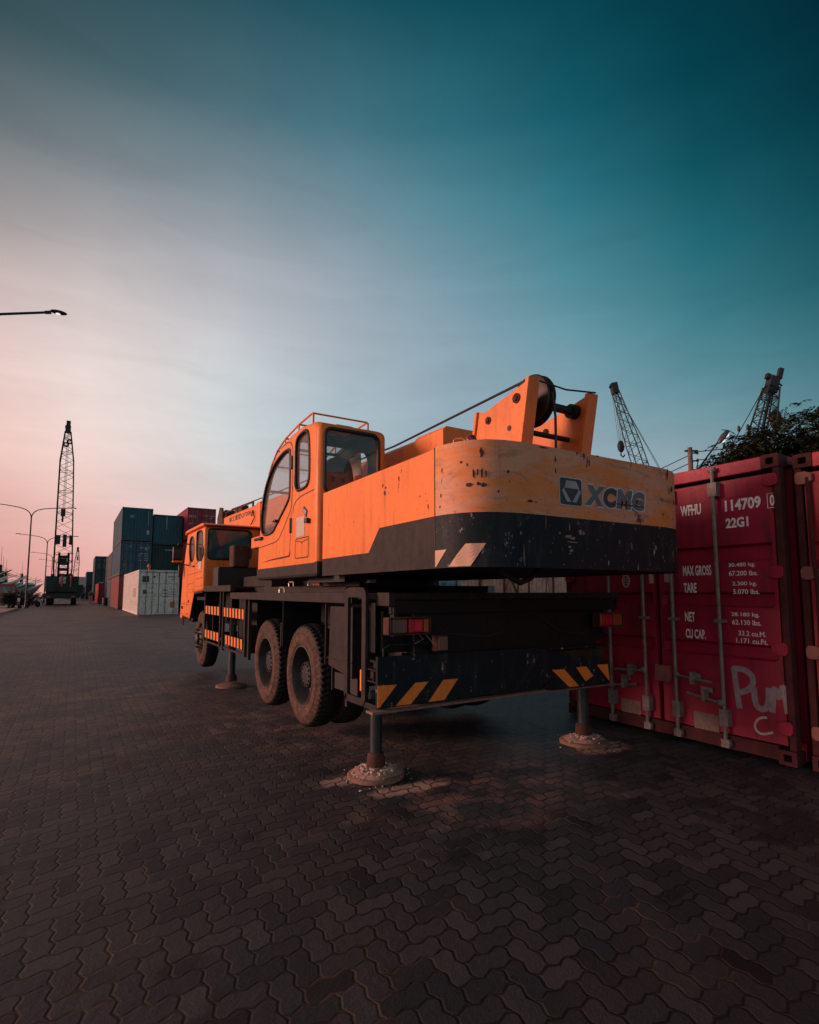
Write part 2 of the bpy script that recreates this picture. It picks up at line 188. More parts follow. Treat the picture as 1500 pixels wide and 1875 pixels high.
    c = t.mix(t.m('MULTIPLY', dust, .62), c, (.29, .165, .138))  # trodden dust and painted glow share this tone
    sand = t.m('MAXIMUM', spot(1.92, 4.02, .34, .13, .45, 12), t.m('MAXIMUM', spot(2.2, 3.62, .42, .13, .4, 12), spot(4.28, 3.62, .4, .22, .4, 12)))
    c = t.mix(t.m('MULTIPLY', sand, .9), c, t.mix(fine, (.30, .19, .15), (.52, .36, .29)))
    tone = t.m('MULTIPLY_ADD', r2, .42, .74); tv = t.N.new('ShaderNodeCombineColor'); [t.L.new(tone, tv.inputs[i]) for i in range(3)]
    c = t.mix(.85, c, tv.outputs[0], 'MULTIPLY')
    jc = t.mix(t.step(t.noise(2.3, 5, .6, loc=(4, 4, 0)), .52, .7), (.004, .005, .006), (.12, .072, .058))
    c = t.mix(t.m('MULTIPLY', t.m('SUBTRACT', 1, joint), .95), c, jc)
    h = t.m('MULTIPLY', t.step(en, .0005, .010), .012)
    h = t.m('ADD', h, t.m('MULTIPLY', t.m('POWER', r3, 3), .008))
    h = t.m('ADD', h, t.m('MULTIPLY', t.m('MULTIPLY', t.m('SUBTRACT', lu, .5), t.m('SUBTRACT', r1, .5)), .006))
    h = t.m('ADD', h, t.m('MULTIPLY', t.m('MULTIPLY', t.m('SUBTRACT', lv, .5), t.m('SUBTRACT', r2, .5)), .006))
    h = t.m('ADD', h, t.m('MULTIPLY', grain, .0042)); h = t.m('ADD', h, t.m('MULTIPLY', fine, .009))
    bn = t.N.new('ShaderNodeBump'); bn.inputs['Strength'].default_value = 1.0; bn.inputs['Distance'].default_value = 1.0
    t.L.new(h, bn.inputs['Height'])
    rg = t.m('MULTIPLY_ADD', grain, .2, .50)
    t.bsdf(c, rg, 0, bn.outputs[0], .22)
    return t.mat

def mat_worn_orange():
    """counterweight face: orange paint rubbed down to pale primer in brushed bands, chipped to rust"""
    t = NT('worn orange paint')
    n1 = t.noise(1.9, 6, .62, (1, 1, 3.2), dist=.8, loc=(4.2, 0, 1)); n2 = t.noise(5, 7, .7, (1, 1, 7), dist=.5); n3 = t.noise(30, 6, .7)
    c = t.mix(t.noise(3, 4, .6), (.66, .19, .045), (.76, .25, .06))
    pale = t.mix(n2, (.44, .23, .155), (.78, .38, .24))
    c = t.mix(t.m('MULTIPLY', t.step(t.m('MULTIPLY_ADD', n2, .3, n1), .50, .74), .9), c, pale)
    c = t.mix(t.m('MULTIPLY', t.step(t.noise(2.6, 6, .65, (1, 1, 4), dist=1.2, loc=(8, 3, 3)), .53, .70), .75), c, (.20, .145, .125))
    c = t.mix(t.m('MULTIPLY', t.step(n3, .52, .75), .3), c, (.25, .13, .09))
    ch = t.noise(7, 8, .75, (1, 1, .5), loc=(2.3, 5, 1))
    c = t.mix(t.step(ch, .60, .615), c, t.mix(n3, (.05, .014, .012), (.16, .035, .022)))
    st = t.noise(34, 3, .6, (1, 1, .05), loc=(6, 2, 0))
    c = t.mix(t.m('MULTIPLY', t.step(st, .62, .72), .4), c, (.12, .05, .035))
    t.bsdf(c, t.m('MULTIPLY_ADD', n3, .3, .45), 0, t.bump(t.m('ADD', n2, ch), .12, .006), .35)
    return t.mat

def mat_scraped_black():
    t = NT('scraped black paint')
    n1 = t.noise(3, 6, .6); n3 = t.noise(40, 6, .7); n2 = t.noise(14, 6, .7, (1, 1, .22), loc=(2, 2, 5))
    c = t.mix(n1, (.005, .010, .014), (.012, .020, .026))
    c = t.mix(t.m('MULTIPLY', t.step(n2, .5, .8), .45), c, (.060, .062, .064))
    ch = t.noise(12, 8, .78, (1, 1, .6), loc=(1.4, 0, 6))
    c = t.mix(t.step(ch, .61, .63), c, t.mix(n3, (.30, .16, .12), (.55, .52, .50)))
    c = t.mix(t.m('MULTIPLY', t.step(t.noise(2.4, 5, .6, loc=(7, 7, 2)), .55, .75), .35), c, (.050, .045, .045))
    c = t.mix(t.m('MULTIPLY', t.step(t.noise(5.5, 6, .7, (1, 1, .35), dist=.7, loc=(3, 9, 4)), .54, .76), .5), c, (.085, .088, .088))
    t.bsdf(c, t.m('MULTIPLY_ADD', n3, .3, .42), 0, t.bump(t.m('ADD', n2, n3), .14, .004), .16)
    return t.mat
# ------------------------------------------------------------ mesh helpers
ORG = Vector((0, 0, 0))
def at(v):
    global ORG
    ORG = Vector(v)
class MB:
    """collects shapes (world coordinates, or the thing's own when ORG is zero) and links them as ONE mesh object"""
    def __init__(s): s.v = []; s.f = []; s.mi = []; s.cur = 0; s.T = None
    def add(s, vs, fs):
        b = len(s.v)
        s.v += [tuple(s.T @ Vector(p)) if s.T else tuple(p) for p in vs]
        s.f += [tuple(b + i for i in f) for f in fs]; s.mi += [s.cur] * len(fs)
        return s
    def box(s, x0, x1, y0, y1, z0, z1):
        x0, x1 = min(x0, x1), max(x0, x1); y0, y1 = min(y0, y1), max(y0, y1); z0, z1 = min(z0, z1), max(z0, z1)
        return s.add([(x0, y0, z0), (x1, y0, z0), (x1, y1, z0), (x0, y1, z0), (x0, y0, z1), (x1, y0, z1), (x1, y1, z1), (x0, y1, z1)],
                     [(3, 2, 1, 0), (4, 5, 6, 7), (0, 1, 5, 4), (1, 2, 6, 5), (2, 3, 7, 6), (3, 0, 4, 7)])
    def prism(s, poly, axis, a, b):
        """poly of 2D points, extruded along axis from a to b; x: (y,z)  y: (x,z)  z: (x,y)"""
        def P(p, t): return {'x': (t, p[0], p[1]), 'y': (p[0], t, p[1]), 'z': (p[0], p[1], t)}[axis]
        n = len(poly); area = sum(poly[i][0] * poly[(i + 1) % n][1] - poly[(i + 1) % n][0] * poly[i][1] for i in range(n))
        if (area < 0) != (axis == 'y'): poly = poly[::-1]
        if b < a: a, b = b, a
        vs = [P(p, a) for p in poly] + [P(p, b) for p in poly]
        fs = [tuple(range(n))[::-1], tuple(range(n, 2 * n))] + [(i, (i + 1) % n, n + (i + 1) % n, n + i) for i in range(n)]
        return s.add(vs, fs)
    def ring(s, outer, inner, axis, a, b):
        """two outlines with the same number of points: a plate with a hole"""
        def P(p, t): return {'x': (t, p[0], p[1]), 'y': (p[0], t, p[1]), 'z': (p[0], p[1], t)}[axis]
        n = len(outer); vs = [P(p, t) for t in (a, b) for l in (outer, inner) for p in l]; fs = []
        for i in range(n):
            j = (i + 1) % n
            fs += [(i, j, n + j, n + i), (2 * n + i, 3 * n + i, 3 * n + j, 2 * n + j), (i, 2 * n + i, 2 * n + j, j), (n + i, n + j, 3 * n + j, 3 * n + i)]
        return s.add(vs, fs)
    def tube(s, pts, r, n=8, cap=True, r1=None):
        pts = [Vector(p) for p in pts]; rings = []; m = len(pts); u = None
        for i, p in enumerate(pts):
            d = (pts[min(i + 1, m - 1)] - pts[max(i - 1, 0)])
            if d.length < 1e-9: d = Vector((0, 0, 1))
            d.normalize()
            if u is None: u = d.orthogonal().normalized()
            else:
                u = (u - d * u.dot(d))
                u = u.normalized() if u.length > 1e-6 else d.orthogonal().normalized()
            w = d.cross(u); rr = r if r1 is None else r + (r1 - r) * i / max(1, m - 1)
            rings.append([p + (u * math.cos(2 * math.pi * k / n) + w * math.sin(2 * math.pi * k / n)) * rr for k in range(n)])
        vs = [q for rg in rings for q in rg]
        fs = [(i * n + k, i * n + (k + 1) % n, (i + 1) * n + (k + 1) % n, (i + 1) * n + k) for i in range(m - 1) for k in range(n)]
        if cap: fs += [tuple(range(n))[::-1], tuple(range((m - 1) * n, m * n))]
        return s.add(vs, fs)
    def bar(s, p0, p1, w, h):
        """square bar between two points"""
        p0, p1 = Vector(p0), Vector(p1); d = (p1 - p0).normalized()
        u = d.cross(Vector((0, 0, 1)));  u = d.orthogonal() if u.length < 1e-4 else u
        u.normalize(); v = d.cross(u)
        q = [p + u * a * w / 2 + v * b * h / 2 for p in (p0, p1) for a, b in ((-1, -1), (1, -1), (1, 1), (-1, 1))]
        return s.add(q, [(3, 2, 1, 0), (4, 5, 6, 7), (0, 1, 5, 4), (1, 2, 6, 5), (2, 3, 7, 6), (3, 0, 4, 7)])
    def lathe(s, prof, org, axis='x', n=48, sgn=1, a0=0):
        """prof of (along, radius) about an axis through org"""
        ox, oy, oz = org; m = len(prof); vs = []
        for a, r in prof:
            for k in range(n):
                c, q = math.cos(2 * math.pi * k / n + a0) * r, math.sin(2 * math.pi * k / n + a0) * r
                vs.append((ox + sgn * a, oy + c, oz + q) if axis == 'x' else (ox + c, oy + sgn * a, oz + q) if axis == 'y' else (ox + c, oy + q, oz + sgn * a))
        return s.add(vs, [(i * n + k, i * n + (k + 1) % n, (i + 1) * n + (k + 1) % n, (i + 1) * n + k) for i in range(m - 1) for k in range(n)])
    def ball(s, c, rx, ry, rz, n=12, m=8, z0=-1):
        vs = []; rows = []
        for i in range(m + 1):
            ph = -math.pi / 2 + math.pi * i / m; zz = math.sin(ph)
            if zz < z0: zz = z0; 
            for k in range(n): vs.append((c[0] + rx * math.cos(ph) * math.cos(2 * math.pi * k / n), c[1] + ry * math.cos(ph) * math.sin(2 * math.pi * k / n), c[2] + rz * zz))
        return s.add(vs, [(i * n + k, i * n + (k + 1) % n, (i + 1) * n + (k + 1) % n, (i + 1) * n + k) for i in range(m) for k in range(n)])
    def ribbon(s, pts, w, nrm, lift=0):
        """flat painted stroke along 3D points lying on a plane with normal nrm"""
        pts = [Vector(p) for p in pts]; nrm = Vector(nrm); vs = []
        for i, p in enumerate(pts):
            d = (pts[min(i + 1, len(pts) - 1)] - pts[max(i - 1, 0)]).normalized(); q = d.cross(nrm).normalized() * w / 2
            li = lift + 6e-5 * i; vs += [p + q + nrm * li, p - q + nrm * li]
        return s.add(vs, [(2 * i, 2 * i + 1, 2 * i + 3, 2 * i + 2) for i in range(len(pts) - 1)])
    def text(s, txt, fn, w, h, bold=.02, shear=0, x0=0, y0=0, key=None):
        """lettering scaled to w x h, fn maps (a,b) to 3D"""
        vs, fs = glyphs(txt, bold, key)
        s.add([fn(x0 + (a + shear * b) * w, y0 + b * h) for a, b in vs], fs); return s
    def build(s, name, mat, parent=None, smooth=False, bevel=0, seg=2, fixn=True):
        me = bpy.data.meshes.new(name)
        me.from_pydata([(p[0] - ORG[0], p[1] - ORG[1], p[2] - ORG[2]) for p in s.v], [], s.f)
        for mm in (mat if isinstance(mat, (list, tuple)) else [mat]): me.materials.append(mm)
        if any(s.mi): me.polygons.foreach_set('material_index', s.mi)
        if fixn:
            bm = bmesh.new(); bm.from_mesh(me); bmesh.ops.recalc_face_normals(bm, faces=bm.faces); bm.to_mesh(me); bm.free()
        if smooth:
            me.polygons.foreach_set('use_smooth', [True] * len(me.polygons)); me.update()
            try: me.set_sharp_from_angle(angle=R(38))
            except Exception: pass
        me.update()
        o = bpy.data.objects.new(name, me); COL.objects.link(o)
        if parent is not None: o.parent = parent
        if bevel:
            b = o.modifiers.new('bevel', 'BEVEL'); b.width = bevel; b.segments = seg; b.limit_method = 'ANGLE'; b.angle_limit = R(40)
        return o

_gl = {}
def glyphs(txt, bold, key=None):
    k = (txt, bold)
    if k in _gl: return _gl[k]
    cu = bpy.data.curves.new('t', 'FONT'); cu.body = txt; cu.size = 1; cu.offset = bold; cu.resolution_u = 3; cu.fill_mode = 'FRONT'
    o = bpy.data.objects.new('t', cu); COL.objects.link(o)
    bpy.context.view_layer.update(); dg = bpy.context.evaluated_depsgraph_get()
    me = bpy.data.meshes.new_from_object(o.evaluated_get(dg))
    vs = [(v.co.x, v.co.y) for v in me.vertices]; fs = [tuple(p.vertices) for p in me.polygons]
    bpy.data.objects.remove(o); bpy.data.curves.remove(cu); bpy.data.meshes.remove(me)
    x0, x1 = min(v[0] for v in vs), max(v[0] for v in vs); y0, y1 = min(v[1] for v in vs), max(v[1] for v in vs)
    _gl[k] = ([((a - x0) / (x1 - x0), (b - y0) / (y1 - y0)) for a, b in vs], fs); return _gl[k]

def tag(o, label=None, cat=None, group=None, kind=None):
    if label: o['label'] = label
    if cat: o['category'] = cat
    if group: o['group'] = group
    if kind: o['kind'] = kind
    return o
def thing(name, label, cat, loc=(0, 0, 0), rotz=0, group=None):
    o = bpy.data.objects.new(name, None); COL.objects.link(o); o.location = loc; o.rotation_euler = (0, 0, rotz)
    o.empty_display_size = .3
    return tag(o, label, cat, group)
def copy_tree(o, parent=None):
    c = o.copy(); COL.objects.link(c)
    if parent is not None: c.parent = parent
    for ch in [q for q in o.children]: copy_tree(ch, c)
    return c
def rrect(x0, x1, y0, y1, r, n=4):
    out = []
    for cx, cy, a in ((x1 - r, y0 + r, -90), (x1 - r, y1 - r, 0), (x0 + r, y1 - r, 90), (x0 + r, y0 + r, 180)):
        for k in range(n + 1): out.append((cx + r * math.cos(R(a + 90 * k / n)), cy + r * math.sin(R(a + 90 * k / n))))
    return out
def smooth_poly(poly, it=2):
    for _ in range(it):
        q = []
        for i in range(len(poly)):
            a, b = poly[i], poly[(i + 1) % len(poly)]
            q += [(a[0] * .75 + b[0] * .25, a[1] * .75 + b[1] * .25), (a[0] * .25 + b[0] * .75, a[1] * .25 + b[1] * .75)]
        poly = q
    return poly
def smooth_line(p, it=2):
    for _ in range(it):
        q = [p[0]]
        for a, b in zip(p, p[1:]): q += [(a[0] * .75 + b[0] * .25, a[1] * .75 + b[1] * .25), (a[0] * .25 + b[0] * .75, a[1] * .25 + b[1] * .75)]
        p = q + [p[-1]]
    return p
def inset(poly, d):
    n = len(poly); area = sum(poly[i][0] * poly[(i + 1) % n][1] - poly[(i + 1) % n][0] * poly[i][1] for i in range(n)); sg = 1 if area > 0 else -1
    out = []
    for i in range(n):
        p0, p, p2 = Vector(poly[i - 1]), Vector(poly[i]), Vector(poly[(i + 1) % n])
        e1 = (p - p0).normalized(); e2 = (p2 - p).normalized()
        n1 = Vector((-e1.y, e1.x)) * sg; n2 = Vector((-e2.y, e2.x)) * sg; k = max(.35, 1 + n1.dot(n2))
        q = p + (n1 + n2) * d / k; out.append((q.x, q.y))
    return out
def inside(poly, x, y):
    r = False
    for (x1, y1), (x2, y2) in zip(poly, poly[1:] + poly[:1]):
        if (y1 > y) != (y2 > y) and x < (x2 - x1) * (y - y1) / (y2 - y1) + x1: r = not r
    return r
def shell(name, prof, x0, x1, wall, bevel, cutters, mat, parent, lining=None):
    """a cab: profile (y,z) run across x, rounded, hollowed, windows cut through"""
    def tmp(mb, bev=0):
        o = mb.build('tmp', mat)
        if bev:
            b = o.modifiers.new('b', 'BEVEL'); b.width = bev; b.segments = 4; b.limit_method = 'ANGLE'; b.angle_limit = R(50)
        return o
    o = tmp(MB().prism(prof, 'x', x0, x1), bevel); made = [o]
    cs = [tmp(MB().prism(inset(prof, wall), 'x', x0 + wall, x1 - wall))] + [tmp(c) for c in cutters]
    for c in cs:
        made.append(c); b = o.modifiers.new('c', 'BOOLEAN'); b.operation = 'DIFFERENCE'; b.solver = 'EXACT'; b.object = c
    bpy.context.view_layer.update(); dg = bpy.context.evaluated_depsgraph_get()
    me = bpy.data.meshes.new_from_object(o.evaluated_get(dg)); me.name = name; me.transform(Matrix.Translation(ORG)); og = Matrix.Translation(-ORG)
    for q in made: bpy.data.objects.remove(q)
    me.polygons.foreach_set('use_smooth', [True] * len(me.polygons)); me.update()
    try: me.set_sharp_from_angle(angle=R(35))
    except Exception: pass
    me.materials.clear(); me.materials.append(mat)
    if lining:
        me.materials.append(lining); ip = inset(prof, wall * .6)
        for p in me.polygons:
            c = p.center
            if x0 + wall * .6 < c.x < x1 - wall * .6 and inside(ip, c.y, c.z): p.material_index = 1
    n = bpy.data.objects.new(name, me); COL.objects.link(n); n.parent = parent; me.transform(og)
    return n
# ------------------------------------------------------------ palette
ORANGE = paint('orange paint', (.84, .205, .034), .45, .08, (.12, .04, .018), .5, rust=.3, rustcol=(.06, .02, .012), scale=1.2, bump=.06, dent=.25)
ORANGE2 = paint('orange paint dusty', (.78, .195, .034), .5, .12, (.10, .04, .02), .4, rust=.16, scale=1.5, dust=.12, dustcol=(.45, .22, .13))
WORN = mat_worn_orange(); SCRAPED = mat_scraped_black()
BLACK = paint('black chassis paint', (.006, .009, .011), .5, .25, (.03, .024, .022), .35, rust=.06, scale=1.4, dust=.2, dustcol=(.035, .027, .025), spec=.2)
BLACKD = paint('dusty black steel', (.016, .016, .017), .55, .3, (.05, .037, .032), .5, rust=.1, dust=.5, dustcol=(.062, .041, .035), scale=2.2, spec=.2)
DARK = plain('soot black', (.010, .010, .011), .6)
RUBBER = plain('tread rubber', (.014, .013, .013), .75, spec=.25)
SIDEWALL = paint('dusty sidewall rubber', (.05, .033, .028), .8, .3, (.02, .017, .016), .5, scale=3, dust=.7, dustcol=(.17, .092, .070), spec=.2, streak=1)
RIM = paint('dark rim steel', (.020, .021, .023), .5, .3, (.05, .04, .036), .4, scale=3, dust=.3, dustcol=(.09, .06, .05))
HUB = paint('greasy hub steel', (.028, .028, .030), .55, .5, (.015, .015, .016), .9, scale=9, metal=.3, bump=.8, streak=1)
STEEL = paint('worn grey steel', (.042, .050, .058), .4, .25, (.02, .02, .022), .4, rust=.05, scale=3, metal=.4)
RUST = paint('rusty steel', (.070, .026, .018), .8, .4, (.03, .016, .012), .6, scale=4, streak=.6, bump=.5)
GLASS = glass('cab glass'); GLASSD = glass('dark teal sky-film glass', (.22, .40, .44), .4, (.04, .135, .15), .92); LINING = plain('dark cab lining', (.022, .024, .026), .7)  # sky reflection on the dark panes put into their teal film colour
SEAL = plain('black rubber seal', (.008, .008, .009), .5)
STRIPE = paint('warning orange', (.90, .24, .04), .5, .12, (.12, .05, .03), .4, rust=.1, scale=3)
STRIPEP = paint('faded warning stripe', (.62, .38, .27), .55, .15, (.2, .1, .07), .4, rust=.14, scale=3)
WHITE = paint('white lettering paint', (.92, .90, .90), .6, .05, (.4, .25, .25), .2, rust=.06, scale=5)
PAPER = paint('yellowed paper', (.55, .46, .42), .7, .1, (.3, .2, .16), .4, scale=6)
ROPE = plain('greased wire rope', (.016, .015, .016), .5)
TEAL = plain('dark teal paint', (.004, .035, .048), .45)
GREYL = paint('grey lettering', (.105, .145, .170), .5, .1, (.03, .03, .03), .3, scale=6)
REDL = plain('red lamp lens', (.42, .012, .028), .25); AMBER = plain('amber lamp lens', (.40, .10, .025), .3); CLEARL = plain('grimy clear lens', (.16, .09, .07), .3)
BEACON = plain('red beacon dome', (.20, .022, .020), .2)
CHROME = plain('pale handle metal', (.42, .36, .33), .35, .5)

# ------------------------------------------------------------ the truck crane
CR = thing('mobile_crane', 'orange and black six-wheeled truck crane raised on its outriggers in the paved yard', 'truck crane', (3.2, 7.0, 0))
at(CR.location)
CX = 3.19                                                       # middle of the chassis
# -- chassis: deck, rails, beams
m = MB()
m.box(2.0, 4.44, 3.5, 8.25, 1.385, 1.436)
m.box(1.95, 2.005, 4.13, 8.25, 1.348, 1.44); m.box(1.95, 2.005, 3.5, 3.70, 1.34, 1.44)
m.box(4.435, 4.47, 3.5, 8.25, 1.345, 1.44)
m.box(1.95, 2.02, 8.25, 10.15, 1.455, 1.55); m.box(2.02, 4.40, 8.25, 10.15, 1.50, 1.53)
m.box(2.30, 4.1, 5.0, 8.24, 1.437, 1.515); m.box(2.9, 4.3, 6.3, 9.9, 1.437, 1.74); m.box(2.45, 2.9, 7.9, 9.5, 1.437, 1.70)
deck = m.build('deck', BLACKD, CR, bevel=.006)
m = MB()
m.box(2.74, 3.64, 3.62, 12.2, .80, 1.38); m.box(2.2, 4.2, 3.56, 3.75, .92, 1.38)
m.box(2.1, 4.3, 4.0, 4.6, .95, 1.36); m.box(2.3, 4.1, 8.5, 9.1, .66, 1.36)
m.box(2.15, 2.7, 7.55, 8.45, .70, 1.3); m.box(2.3, 4.2, 9.6, 10.0, 1.0, 1.44)
for y in (5.52, 6.78, 10.8): m.tube([(2.2, y, .62), (4.18, y, .62)], .085, 12); m.ball((3.15, y, .6), .22, .24, .22)
m.box(2.75, 3.6, 5.4, 6.9, .68, .82)
m.build('chassis_frame', BLACK, CR, bevel=.008)
m = MB().box(1.96, 2.02, 3.585, 3.645, 1.365, 1.415)
rf = m.build('reflector_plate', PAPER, CR, bevel=.006)
MB().box(1.953, 1.962, 3.605, 3.622, 1.372, 1.41).build('slot', DARK, rf)
# -- tail: rear panel, bumper, lamps
m = MB(); m.box(1.98, 4.46, 3.52, 3.56, 1.28, 1.384); m.box(1.99, 2.03, 3.50, 3.56, 1.12, 1.34)
m.box(1.99, 4.44, 3.66, 3.70, .99, 1.30); m.box(2.6, 2.68, 3.6, 3.66, 1.0, 1.28); m.box(3.7, 3.78, 3.6, 3.66, 1.0, 1.28)
m.lathe([(0, .09), (.05, .09), (.05, .06), (.02, .06)], (3.13, 3.64, 1.16), 'y', 20, -1); m.box(3.62, 3.70, 3.58, 3.66, .99, 1.06)
m.build('rear_panel', BLACK, CR, bevel=.005)
m = MB()
m.prism([(1.86, .625), (3.445, .632), (3.56, .612), (4.30, .606), (4.30, .80), (3.6, .93), (3.37, .975), (1.86, .985)], 'y', 3.50, 3.53)
m.prism([(3.40, .632), (3.58, .71), (3.60, .70), (3.43, .622)], 'y', 3.485, 3.50)
m.box(1.86, 4.30, 3.53, 3.62, .94, .955)
m.tube([(1.92, 3.52, .98), (1.92, 3.52, 1.035), (1.97, 3.52, 1.06), (2.30, 3.52, 1.062)], .012, 8)
bump = m.build('rear_bumper', SCRAPED, CR, bevel=.003)
m = MB()
m.prism([(1.80, .615), (3.445, .622), (3.445, .606), (1.80, .598)], 'y', 3.455, 3.56); m.prism([(3.55, .604), (4.31, .598), (4.31, .588), (3.55, .594)], 'y', 3.475, 3.6)
m.build('bumper_lip', paint('dusty ledge', (.16, .10, .08), .8, .3, (.04, .03, .03), .5, dust=.6, dustcol=(.33, .19, .15), scale=5), bump, bevel=.002)
for poly in ([(1.861, .787), (2.017, .782), (1.875, .634), (1.861, .634)], [(2.174, .783), (2.288, .782), (2.134, .634), (2.006, .634)],
             [(2.422, .783), (2.56, .782), (2.429, .634), (2.287, .634)], [(3.559, .776), (3.705, .773), (3.885, .614), (3.768, .612)],
             [(3.856, .778), (3.988, .777), (4.075, .688), (3.975, .647)], [(4.129, .781), (4.276, .778), (4.294, .64), (4.285, .63)]):
    MB().prism(poly, 'y', 3.497, 3.4995).build('warning_stripe', STRIPE, bump)
m = MB()
rr = random.Random(5)
for k in range(14):
    x = 3.70 + k * .027; z = .905 - .02 * k / 14
    for q in range(2): m.ribbon([(x + rr.uniform(-.004, .008), 3.5, z - .022), (x + rr.uniform(0, .016), 3.5, z), (x + rr.uniform(-.002, .016), 3.5, z + .022)], .005, (0, -1, 0), .003)
m.build('worn_plate', RUST, bump)
def tail_lamp(x0, x1, z0, z1, cols):
    w = x1 - x0
    hs = MB().ring(rrect(x0, x1, z0, z1, .012), rrect(x0 + .012, x1 - .012, z0 + .01, z1 - .01, .01), 'y', 3.44, 3.52).box(x0 + .008, x1 - .008, 3.49, 3.515, z0 + .006, z1 - .006).build('tail_lamp', RUST, CR)
    for a, b, mt in cols: MB().box(x0 + a * w, x0 + b * w, 3.452, 3.489, z0 + .013, z1 - .013).build('lens', mt, hs, bevel=.006)
    return hs
tl = tail_lamp(1.915, 2.275, 1.135, 1.262, [(.035, .09, CLEARL), (.11, .45, CLEARL), (.485, .83, REDL), (.85, .97, AMBER)])
MB().box(2.135, 2.195, 3.4465, 3.4515, 1.165, 1.232).build('reflector', plain('bright red reflector', (.80, .015, .07), .2), tl)
tail_lamp(4.112, 4.455, 1.122, 1.255, [(.03, .17, AMBER), (.2, .58, REDL), (.62, .97, plain('dark orange lens', (.28, .055, .02), .3))])
wl = MB().box(2.315, 2.415, 3.42, 3.50, 1.005, 1.125).build('work_lamp', RUST, CR, bevel=.012)
MB().box(2.325, 2.405, 3.412, 3.42, 1.015, 1.115).build('lens', CLEARL, wl, bevel=.002)
MB().tube([(2.19, 3.47, 1.13), (2.22, 3.46, 1.10), (2.15, 3.46, 1.07)], .003, 5).tube([(2.24, 3.47, 1.135), (2.30, 3.46, 1.07), (2.315, 3.46, 1.04)], .003, 5).build('lamp_wire', plain('grey wire', (.2, .17, .16)), CR)
# -- outrigger boxes at the tail, the bent guard strap, tool box
m = MB()
m.box(1.87, 2.6, 3.54, 3.92, .60, .615); m.box(1.87, 1.885, 3.535, 3.92, .615, .64); m.box(1.88, 2.2, 3.54, 3.80, .79, .80); m.box(1.88, 2.2, 3.54, 3.80, .875, .885)
m.box(2.2, 2.22, 3.54, 3.92, .60, .98); m.box(1.88, 1.9, 3.60, 3.615, .80, .875); m.box(1.88, 1.9, 3.72, 3.735, .80, .875)
m.tube([(1.9, 3.68, .838), (2.1, 3.68, .838)], .03, 12); m.box(1.9, 1.96, 3.55, 3.64, .89, .95); m.box(2.6, 4.3, 3.56, 3.92, .62, .92)
m.build('outrigger_box', BLACKD, CR, bevel=.003)
m = MB(); o_ = rrect(3.70, 4.075, .60, 1.48, .075, 6); i_ = rrect(3.765, 4.01, .655, 1.40, .012, 6)
m.ring(o_, i_, 'x', 1.862, 1.892); m.box(1.862, 1.90, 4.012, 4.05, .55, .66)
m.build('guard_strap', BLACKD, CR, bevel=.005)
MB().box(1.885, 1.905, 3.80, 3.835, .70, .86).build('side_marker', STRIPE, CR, bevel=.006)
m = MB(); m.prism([(4.14, .74), (4.63, .80), (4.60, 1.32), (4.14, 1.32)], 'x', 1.965, 2.3); m.box(1.955, 1.97, 4.13, 4.66, .86, .872); m.box(1.94, 1.965, 4.645, 4.66, .8, 1.34)
m.build('tool_box', BLACKD, CR, bevel=.012)
MB().box(2.0, 2.5, 4.62, 4.635, .58, .86).box(2.02, 2.05, 4.15, 4.62, .60, .74).build('mud_flap', DARK, CR)
MB().box(2.0, 2.45, 5.995, 6.01, .85, 1.36).tube([(2.1, 6.15, .9), (2.1, 6.15, 1.34)], .025, 8).tube([(2.04, 6.15, .84), (2.04, 6.15, 1.1)], .014, 8).build('mud_flap', BLACK, CR)
# -- outrigger legs
DUSTY = paint('dusty pink steel', (.16, .085, .065), .85, .3, (.06, .035, .03), .5, dust=.5, dustcol=(.30, .18, .145), scale=6)
m = MB()
m.tube([(2.3, 3.58, 1.25), (2.5, 3.57, 1.12), (2.9, 3.57, 1.08), (3.3, 3.58, 1.16), (3.6, 3.6, 1.3)], .016, 8); m.tube([(3.4, 3.57, 1.28), (3.7, 3.55, 1.1), (4.0, 3.56, 1.06), (4.3, 3.6, 1.2)], .014, 8)
m.tube([(2.45, 3.6, 1.02), (3.9, 3.6, 1.02)], .028, 10); m.build('hydraulic_hose', DARK, CR, smooth=True)
def leg(x, y, zt, r, foot=.15):
    l = MB().tube([(x, y, .12), (x, y, zt)], r, 20).build('outrigger_leg', STEEL, CR, smooth=True)
    MB().lathe([(0, .001), (0, r * 1.55), (.07, r * 1.45), (.10, r * 1.25), (.10, r * .9)], (x, y, .09), 'z', 20).build('collar', RUST, l, smooth=True)
    MB().lathe([(0, .001), (0, foot), (.016, foot), (.026, foot * .97), (.032, foot * .9), (.045, r * 2.2), (.06, .001)], (x, y, .006), 'z', 40).build('foot_plate', DUSTY, l, smooth=True)
leg(2.10, 3.97, .66, .048, .225); leg(4.27, 3.80, .66, .053, .23); leg(2.14, 8.80, .95, .055, .23); leg(4.26, 8.80, .95, .055, .23)
